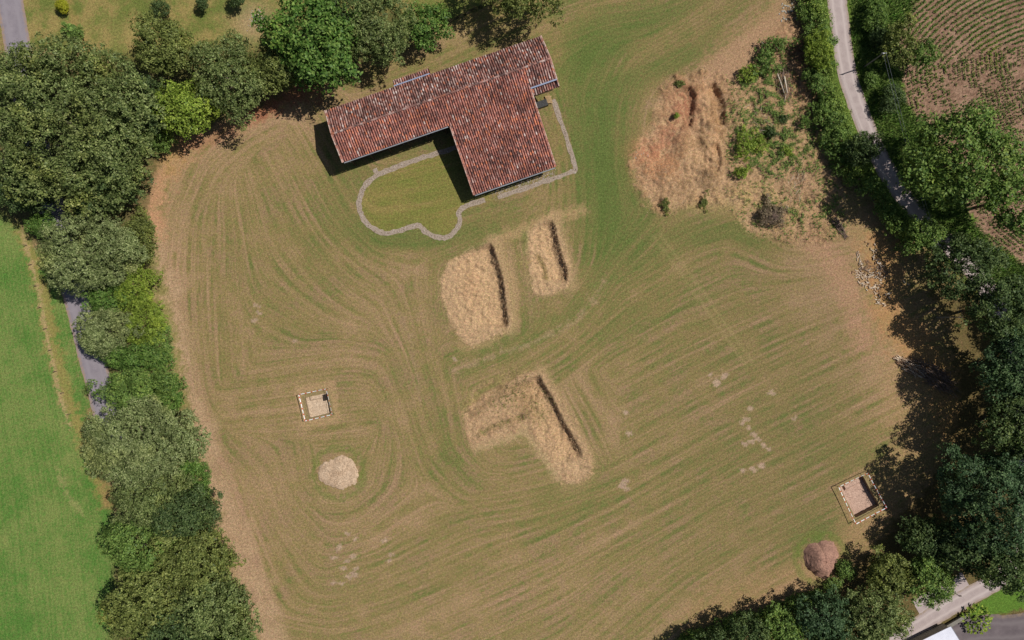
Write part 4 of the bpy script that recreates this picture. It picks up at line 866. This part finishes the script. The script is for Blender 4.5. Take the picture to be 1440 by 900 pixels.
heap('soil_heap', 1155, 785, 2.35, 2.75, 1.9, noisy('brown_heap_soil', [lin(148, 112, 98), lin(178, 138, 118)], 1.2, fine=5, bs=.9), 'brown rounded soil heap next to the bottom right trees', 5, .95, -5)

# ------------------------------------------------------------------ wood and stones
M_log = islands('cut_wood', [(0, lin(120, 92, 72)), (.4, lin(172, 140, 112)), (.75, lin(212, 188, 160)), (1, lin(236, 222, 200))], .85, .15)
M_logd = noisy('grey_branch_bark', [lin(110, 90, 78), lin(160, 138, 122)], 3, fine=10)
Rg = random.Random(12); protos = []
def log_mesh(L, r):
    m = MB(); m.tube([(-L/2, 0, 0), (0, Rg.uniform(-.03, .03), .01), (L/2, 0, 0)], [r*1.05, r, r*.9], 7); me = bpy.data.meshes.new('firewood_log'); me.from_pydata(m.v, [], m.f); return me
for (L, r, kk) in ((.42, .075, 0), (.34, .06, 1), (.5, .07, 2), (.3, .09, 3), (.6, .06, 0), (.4, .055, 1)):
    me = log_mesh(L, r); cc = [lin(222, 198, 170), lin(240, 226, 206), lin(150, 120, 96), lin(190, 158, 124)][kk]
    me.materials.append(noisy('cut_wood_%s' % ['tan', 'pale', 'brown', 'buff'][kk], [tuple(q*.8 for q in cc), cc], 6, fine=14)); protos.append(me)
first = None
def put_log(px, py, rot, z=None, s=1):
    me = Rg.choice(protos); x_, y_ = g(px, py); 
    o = bpy.data.objects.new('firewood_log', me)
    o.location = (x_, y_, z if z is not None else .06); o.rotation_euler = (0, Rg.uniform(-.15, .15), rot); o.scale = (s*.85,)*3; COL.objects.link(o)
    tag(o, 'short cut firewood log lying at the shaded field edge on the right', 'log', 'cut firewood logs at the right field edge')
def along(pts, n, w, rot=None, stack=0):
    sp_ = smooth(pts, 6)
    for k in range(n):
        i = Rg.randrange(len(sp_)-1); a_, b_ = sp_[i], sp_[i+1]; t_ = Rg.random(); dirn = math.atan2(-(b_[1]-a_[1]), b_[0]-a_[0])
        put_log(a_[0]+(b_[0]-a_[0])*t_+Rg.gauss(0, w), a_[1]+(b_[1]-a_[1])*t_+Rg.gauss(0, w), (dirn if rot is None else rot)+Rg.gauss(0, .5), .06+Rg.random()*stack)
along([(1206,356),(1208,368),(1214,376),(1224,382)], 36, 1.3); along([(1203,383),(1212,386),(1222,396)], 56, 3.2)
along([(1218,385),(1228,387),(1238,392)], 30, 2.6, .4, .12); along([(1226,398),(1232,412),(1236,424)], 16, 2.0, None)
along([(1212,338),(1224,350),(1231,362),(1238,372)], 30, 2.6, None, .15); along([(1236,374),(1240,382),(1238,392)], 14, 2.5, None, .1)
along([(1210,396),(1222,404),(1234,404)], 40, 4, None, .1); along([(1228,426),(1240,426),(1246,430)], 12, 1.2, 0, .1); along([(1245,412),(1252,418)], 9, 2, None, .1); along([(1270,395),(1280,402)], 5, 2)
def brush(name, cx, cy, rx, ry, n, L, r, label, rot=0, jit=.5, hgt=.8, mat=None, seed=1, cat='branch heap', fan=None):
    R = random.Random(seed); x0, y0 = g(cx, cy); m = MB(); a0 = math.radians(rot)
    for k in range(n):
        t_ = R.uniform(0, 6.28); q = math.sqrt(R.random()); x_, y_ = math.cos(t_)*q*rx, math.sin(t_)*q*ry; xr, yr = x_*math.cos(a0)-y_*math.sin(a0), x_*math.sin(a0)+y_*math.cos(a0)
        d_ = a0+R.gauss(0, jit); l = L*R.uniform(.4, 1.2); z = hgt*(1-q*q)*R.random()+.05; p0 = (xr-math.cos(d_)*l/2, yr-math.sin(d_)*l/2, z); p2 = (xr+math.cos(d_)*l/2, yr+math.sin(d_)*l/2, max(.03, z+R.uniform(-.25, .3)))
        p1 = ((p0[0]+p2[0])/2+R.gauss(0, l*.05), (p0[1]+p2[1])/2+R.gauss(0, l*.05), (p0[2]+p2[2])/2+.05); m.tube([p0, p1, p2], [r*R.uniform(.5, 1.2), r*.8, r*.4], 5, rng=R)
    o = m.build(name, mat or M_log, None); o.location = (x0, y0, 0); return tag(o, label, cat)
brush('branch_heap', 1280, 516, 2.6, .8, 190, 1.0, .05, 'long heap of pale cut branches half in tree shade on the right field edge', -32, .35, .5, seed=3)
brush('branch_heap', 1315, 530, 3.2, 1.3, 150, 2.6, .04, 'dark tangle of long branches lying in the shade right of the pale branches', -38, .35, .7, mat=M_logd, seed=4)
brush('branch_heap', 1180, 320, 1.7, .45, 70, 1.3, .045, 'narrow bundle of greyish branches on the grass near the hedge', -58, .25, .4, mat=M_logd, seed=5)
brush('branch_heap', 1102, 120, 2.2, 1.2, 70, 2.2, .03, 'thin brown branches strewn around the two pale fallen trunks', -78, .3, .5, mat=M_logd, seed=6)
brush('branch_heap', 1135, 75, 2.6, 2.2, 130, 1.2, .03, 'brown brushwood in the dark corner under the upper hedge', -50, 1.4, .6, mat=noisy('brown_twigs', [lin(96, 70, 56), lin(134, 100, 78)], 3), seed=7)
brush('branch_heap', 1066, 168, 2.5, 1.5, 60, 1.0, .022, 'bleached twigs scattered over the middle of the spoil ground', -60, 1.0, .2, seed=8)
brush('branch_heap', 1228, 380, 2.2, 1.2, 90, .8, .03, 'dark pile of short twigs between the firewood logs', -20, .9, .4, mat=M_logd, seed=9)
brush('branch_heap', 1120, 258, 3.4, 1.2, 110, 1.2, .025, 'fallen bleached stalks on the lower part of the overgrown spoil', 80, .3, .25, seed=10)
# round brushwood pile with dead leaves
x0, y0 = P(1086, 304, .9); e = empty('brushwood_pile', (x0, y0, 0), 'rounded pile of brown dead brushwood at the lower edge of the spoil ground', 'brush pile'); rs_ = np.random.RandomState(44)
lob = [(rs_.uniform(-1.5, 1.5), rs_.uniform(-1.0, 1.2), rs_.uniform(.3, 1.0), .75, .7, .6) for k in range(16)]+[(-.4+rs_.uniform(-.5, .5), 1.4+k*.35, .5, .5, .5, .35) for k in range(5)]
V, Fq = leaves(lob, .15, 1.5, rs_, asp=2.4); mesh_np('dead_leaves', V, Fq, LM['dry'], e); m = MB(); R = random.Random(4)
for k in range(140):
    a_ = R.uniform(0, 6.28); q = R.random(); x_, y_ = math.cos(a_)*q*1.9, math.sin(a_)*q*1.5; d_ = R.uniform(0, 6.28); l = R.uniform(.4, 1.1); z = 1.3*(1-q*q)+.1
    m.tube([(x_, y_, z), (x_+math.cos(d_)*l, y_+math.sin(d_)*l, z+R.uniform(-.2, .3))], [.03, .012], 4)
m.build('twigs', M_logd, e)
def trunklog(px0, py0, px1, py1, r, label, z=.25):
    (x_, y_), (x2, y2) = g(px0, py0), g(px1, py1); m = MB(); R = random.Random(int(px0)); m.tube([(0, 0, 0), ((x2-x_)*.5+R.uniform(-.08, .08), (y2-y_)*.5, .05), (x2-x_, y2-y_, -.08)], [r, r*.85, r*.6], 8, jag=.08, rng=R)
    o = m.build('fallen_trunk', M_pale_wood, None, True); o.location = (x_, y_, z); tag(o, label, 'log', 'pale barkless trunks on the spoil ground')
M_pale_wood = noisy('bleached_wood', [lin(200, 182, 156), lin(232, 220, 200)], 4, fine=10)
trunklog(1101, 109, 1105.5, 132, .11, 'thicker straight pale trunk lying on the spoil, right one of the pair', .5); trunklog(1091.5, 105, 1101.5, 132, .08, 'thinner bent pale trunk left of the thicker straight trunk', .45)
trunklog(1070, 60, 1074, 65, .09, 'short pale log end above the bramble bush'); trunklog(1072.5, 71, 1074.5, 77, .12, 'short thick orange-white log beside the bramble bush'); trunklog(1104, 289, 1118, 300, .05, 'thin straight pale pole lying on the grass right of the brushwood pile', .08)
trunklog(1104.5, 133, 1102, 147, .05, 'thin pale stick below the pair of trunks', .25)
def stones(pts, label, seed):
    R = random.Random(seed); m = MB(); x0, y0 = g(*pts[0][:2])
    for (a_, b_, r) in pts: x_, y_ = g(a_, b_); m.rock((x_-x0, y_-y0, .03), r, R)
    o = m.build('stone_heap', noisy('pale_stone', [lin(150, 144, 132), lin(188, 182, 170)], 4), None); o.location = (x0, y0, 0); tag(o, label, 'stones')
R = random.Random(15)
stones([(R.gauss(1107, 6), R.gauss(16, 10), R.uniform(.05, .17)) for k in range(38)], 'scattered pale rubble stones beside the upper end of the hedge', 1)
stones([(R.gauss(362, 7), R.gauss(28, 8), R.uniform(.04, .12)) for k in range(60)], 'pale pinkish rubble patch on the garden lawn near the chestnut', 2)
stones([(R.gauss(901, 5), R.gauss(218, 2), R.uniform(.04, .09)) for k in range(12)], 'few small white stones on the bare red soil', 3)

# ------------------------------------------------------------------ pole, wires, fences
M_conc = noisy('weathered_concrete', [lin(120, 116, 106), lin(148, 143, 132)], 3); M_steel = noisy('galvanised_steel', [lin(190, 192, 196), lin(215, 216, 220)], 3, .4, .6)
def pole(px, py, h, label):
    x_, y_ = P(px, py, h); e = empty('utility_pole', (x_, y_, 0), label, 'pole', 'utility poles of the line along the pale lane'); m = MB(); m.tube([(0, 0, -.3), (0, 0, h)], [.12, .07], 8); m.build('shaft', M_conc, e)
    m = MB(); m.box((.1, 0, h+.03), (.6, .07, .07), .0); m.build('crossarm', M_steel, e); m = MB(); m.tube([(-.1, 0, h+.06), (-.1, 0, h+.2)], [.05, .035], 6); m.tube([(.3, 0, h+.06), (.3, 0, h+.2)], [.05, .035], 6); m.build('insulators', M_steel, e); return (x_, y_, h+.18)
a_ = pole(1242, 75, 5.2, 'concrete utility pole with small crossarm standing beside the pale lane'); b_ = pole(1350, 446, 5.2, 'utility pole hidden under the dark round tree by the lane')
for dx, lb in ((-.1, 'left one of the two thin wires leading down from the utility pole'), (.3, 'right one of the two thin wires leading down from the utility pole')):
    m = MB(); n = 14
    m.tube([((b_[0]-a_[0])*k/n, (b_[1]-a_[1])*k/n, -.9*math.sin(math.pi*k/n)) for k in range(n+1)], .012, 4); o = m.build('overhead_wire', M_gut); o.location = (a_[0]+dx, a_[1], a_[2]); tag(o, lb, 'wire', 'overhead wires beside the pale lane')
x_, y_ = P(1349, 838, 2.6); e = empty('marker_post', (x_, y_, 0), 'thin dark post at the lane edge beside the round mid green tree', 'post'); m = MB(); m.tube([(0, 0, -.2), (0, 0, 2.6)], .05, 6); m.build('shaft', M_timber, e); m = MB(); m.box((.1, 0, 2.62), (.35, .14, .12)); m.build('cap', M_timber, e)
# short garden fence at the top
P0 = [(633,33),(645,26),(655,22),(664,16),(674,12),(690,8),(705,4)]; w = [g(*q) for q in P0]; x0, y0 = w[0]; e = empty('wire_fence', (x0, y0, 0), 'short dark garden fence between the laurel bush and the olive trees', 'fence'); m = MB()
for q in w: 
    pm = MB(); pm.tube([(q[0]-x0, q[1]-y0, -.1), (q[0]-x0, q[1]-y0, .9)], .05, 6); pm.build('post', M_timber, e)
for z_ in (.3, .55, .8): m.tube([(q[0]-x0, q[1]-y0, z_) for q in w], .025, 4)
m.build('rails', M_timber, e)
V, Fq = leaves([(q[0]-x0+.15*i_, q[1]-y0, .3, .45, .2, .3) for q in w[:5] for i_ in range(2)], .13, 1.3, np.random.RandomState(3)); mesh_np('ivy', V, Fq, LM['dark'], e)
# field fence posts by the left meadow ditch
for k, (a2, b2) in enumerate([(38,345),(45,372),(52,402),(58,432),(66,462),(73,492),(80,522),(90,552),(99,582)]):
    x_, y_ = g(a2, b2); m = MB(); m.tube([(0, 0, -.2), (.02, 0, .9)], [.05, .04], 6); o = m.build('fence_post', M_logd); o.location = (x_, y_, 0)
    tag(o, 'weathered wooden stake along the ditch in the left green meadow', 'post', 'stakes along the meadow ditch')

# ------------------------------------------------------------------ shed and wall at the bottom right
M_white = noisy('white_roof_sheet', [lin(205, 205, 216, 1), lin(222, 222, 232, 1)], .8, .6, .3, bs=.05); M_wallr = noisy('rendered_wall', [lin(150, 146, 132), lin(174, 168, 152)], 2)
hS = 1.7; c1, c2_ = P(1337, 881, hS), P(1352, 905, hS); d1 = np.array(c2_)-np.array(c1); d1 /= np.linalg.norm(d1); c3 = P(1300, 899, hS); d2 = np.array(c3)-np.array(c1); d2 /= np.linalg.norm(d2)
e = empty('white_roofed_shed', (c1[0], c1[1], 0), 'shed with smooth white roof cut by the bottom right photo edge', 'shed')
A, B = d1*7.0, d2*8.0
def pris(name, o0, A, B, z0, z1, mat, par):
    m = MB(); q = [o0, o0+A, o0+A+B, o0+B]; bt = [(float(v[0]), float(v[1]), z0) for v in q]; tp = [(float(v[0]), float(v[1]), z1) for v in q]; m.quad(*bt); m.quad(*tp[::-1])
    for i in range(4): m.quad(bt[i], tp[i], tp[(i+1) % 4], bt[(i+1) % 4])
    return m.build(name, mat, par)
pris('walls', (d1+d2)*.2, d1*6.6, d2*7.6, -.05, hS-.13, M_wallr, e); pris('roof', np.zeros(2), A, B, hS-.12, hS, M_white, e)
ef = pris('roof_edge', -d2*.05, A, d2*.045, hS-.14, hS+.03, M_gut, e)
dm = MB(); q = (d2*.19+d1*3.0); dm.box((float(q[0]), float(q[1]), .7), (1.0, .06, 1.4), math.atan2(d1[1], d1[0])); dm.build('door', M_timber, e)
wa, wb = g(1290, 903), g(1361, 861); L = math.dist(wa, wb); an = math.atan2(wb[1]-wa[1], wb[0]-wa[0])
e = empty('garden_wall', ((wa[0]+wb[0])/2, (wa[1]+wb[1])/2, 0), 'low concrete wall between the pale lane and the white roofed shed', 'wall'); m = MB(); m.box((0, 0, .22), (L, .22, .55), an); m.build('wall', M_wallr, e); m = MB(); m.box((0, 0, .53), (L+.05, .5, .08), an); m.build('coping', M_conc, e)
print('verts', sum(len(o.data.vertices) for o in bpy.data.objects if o.type == 'MESH'))
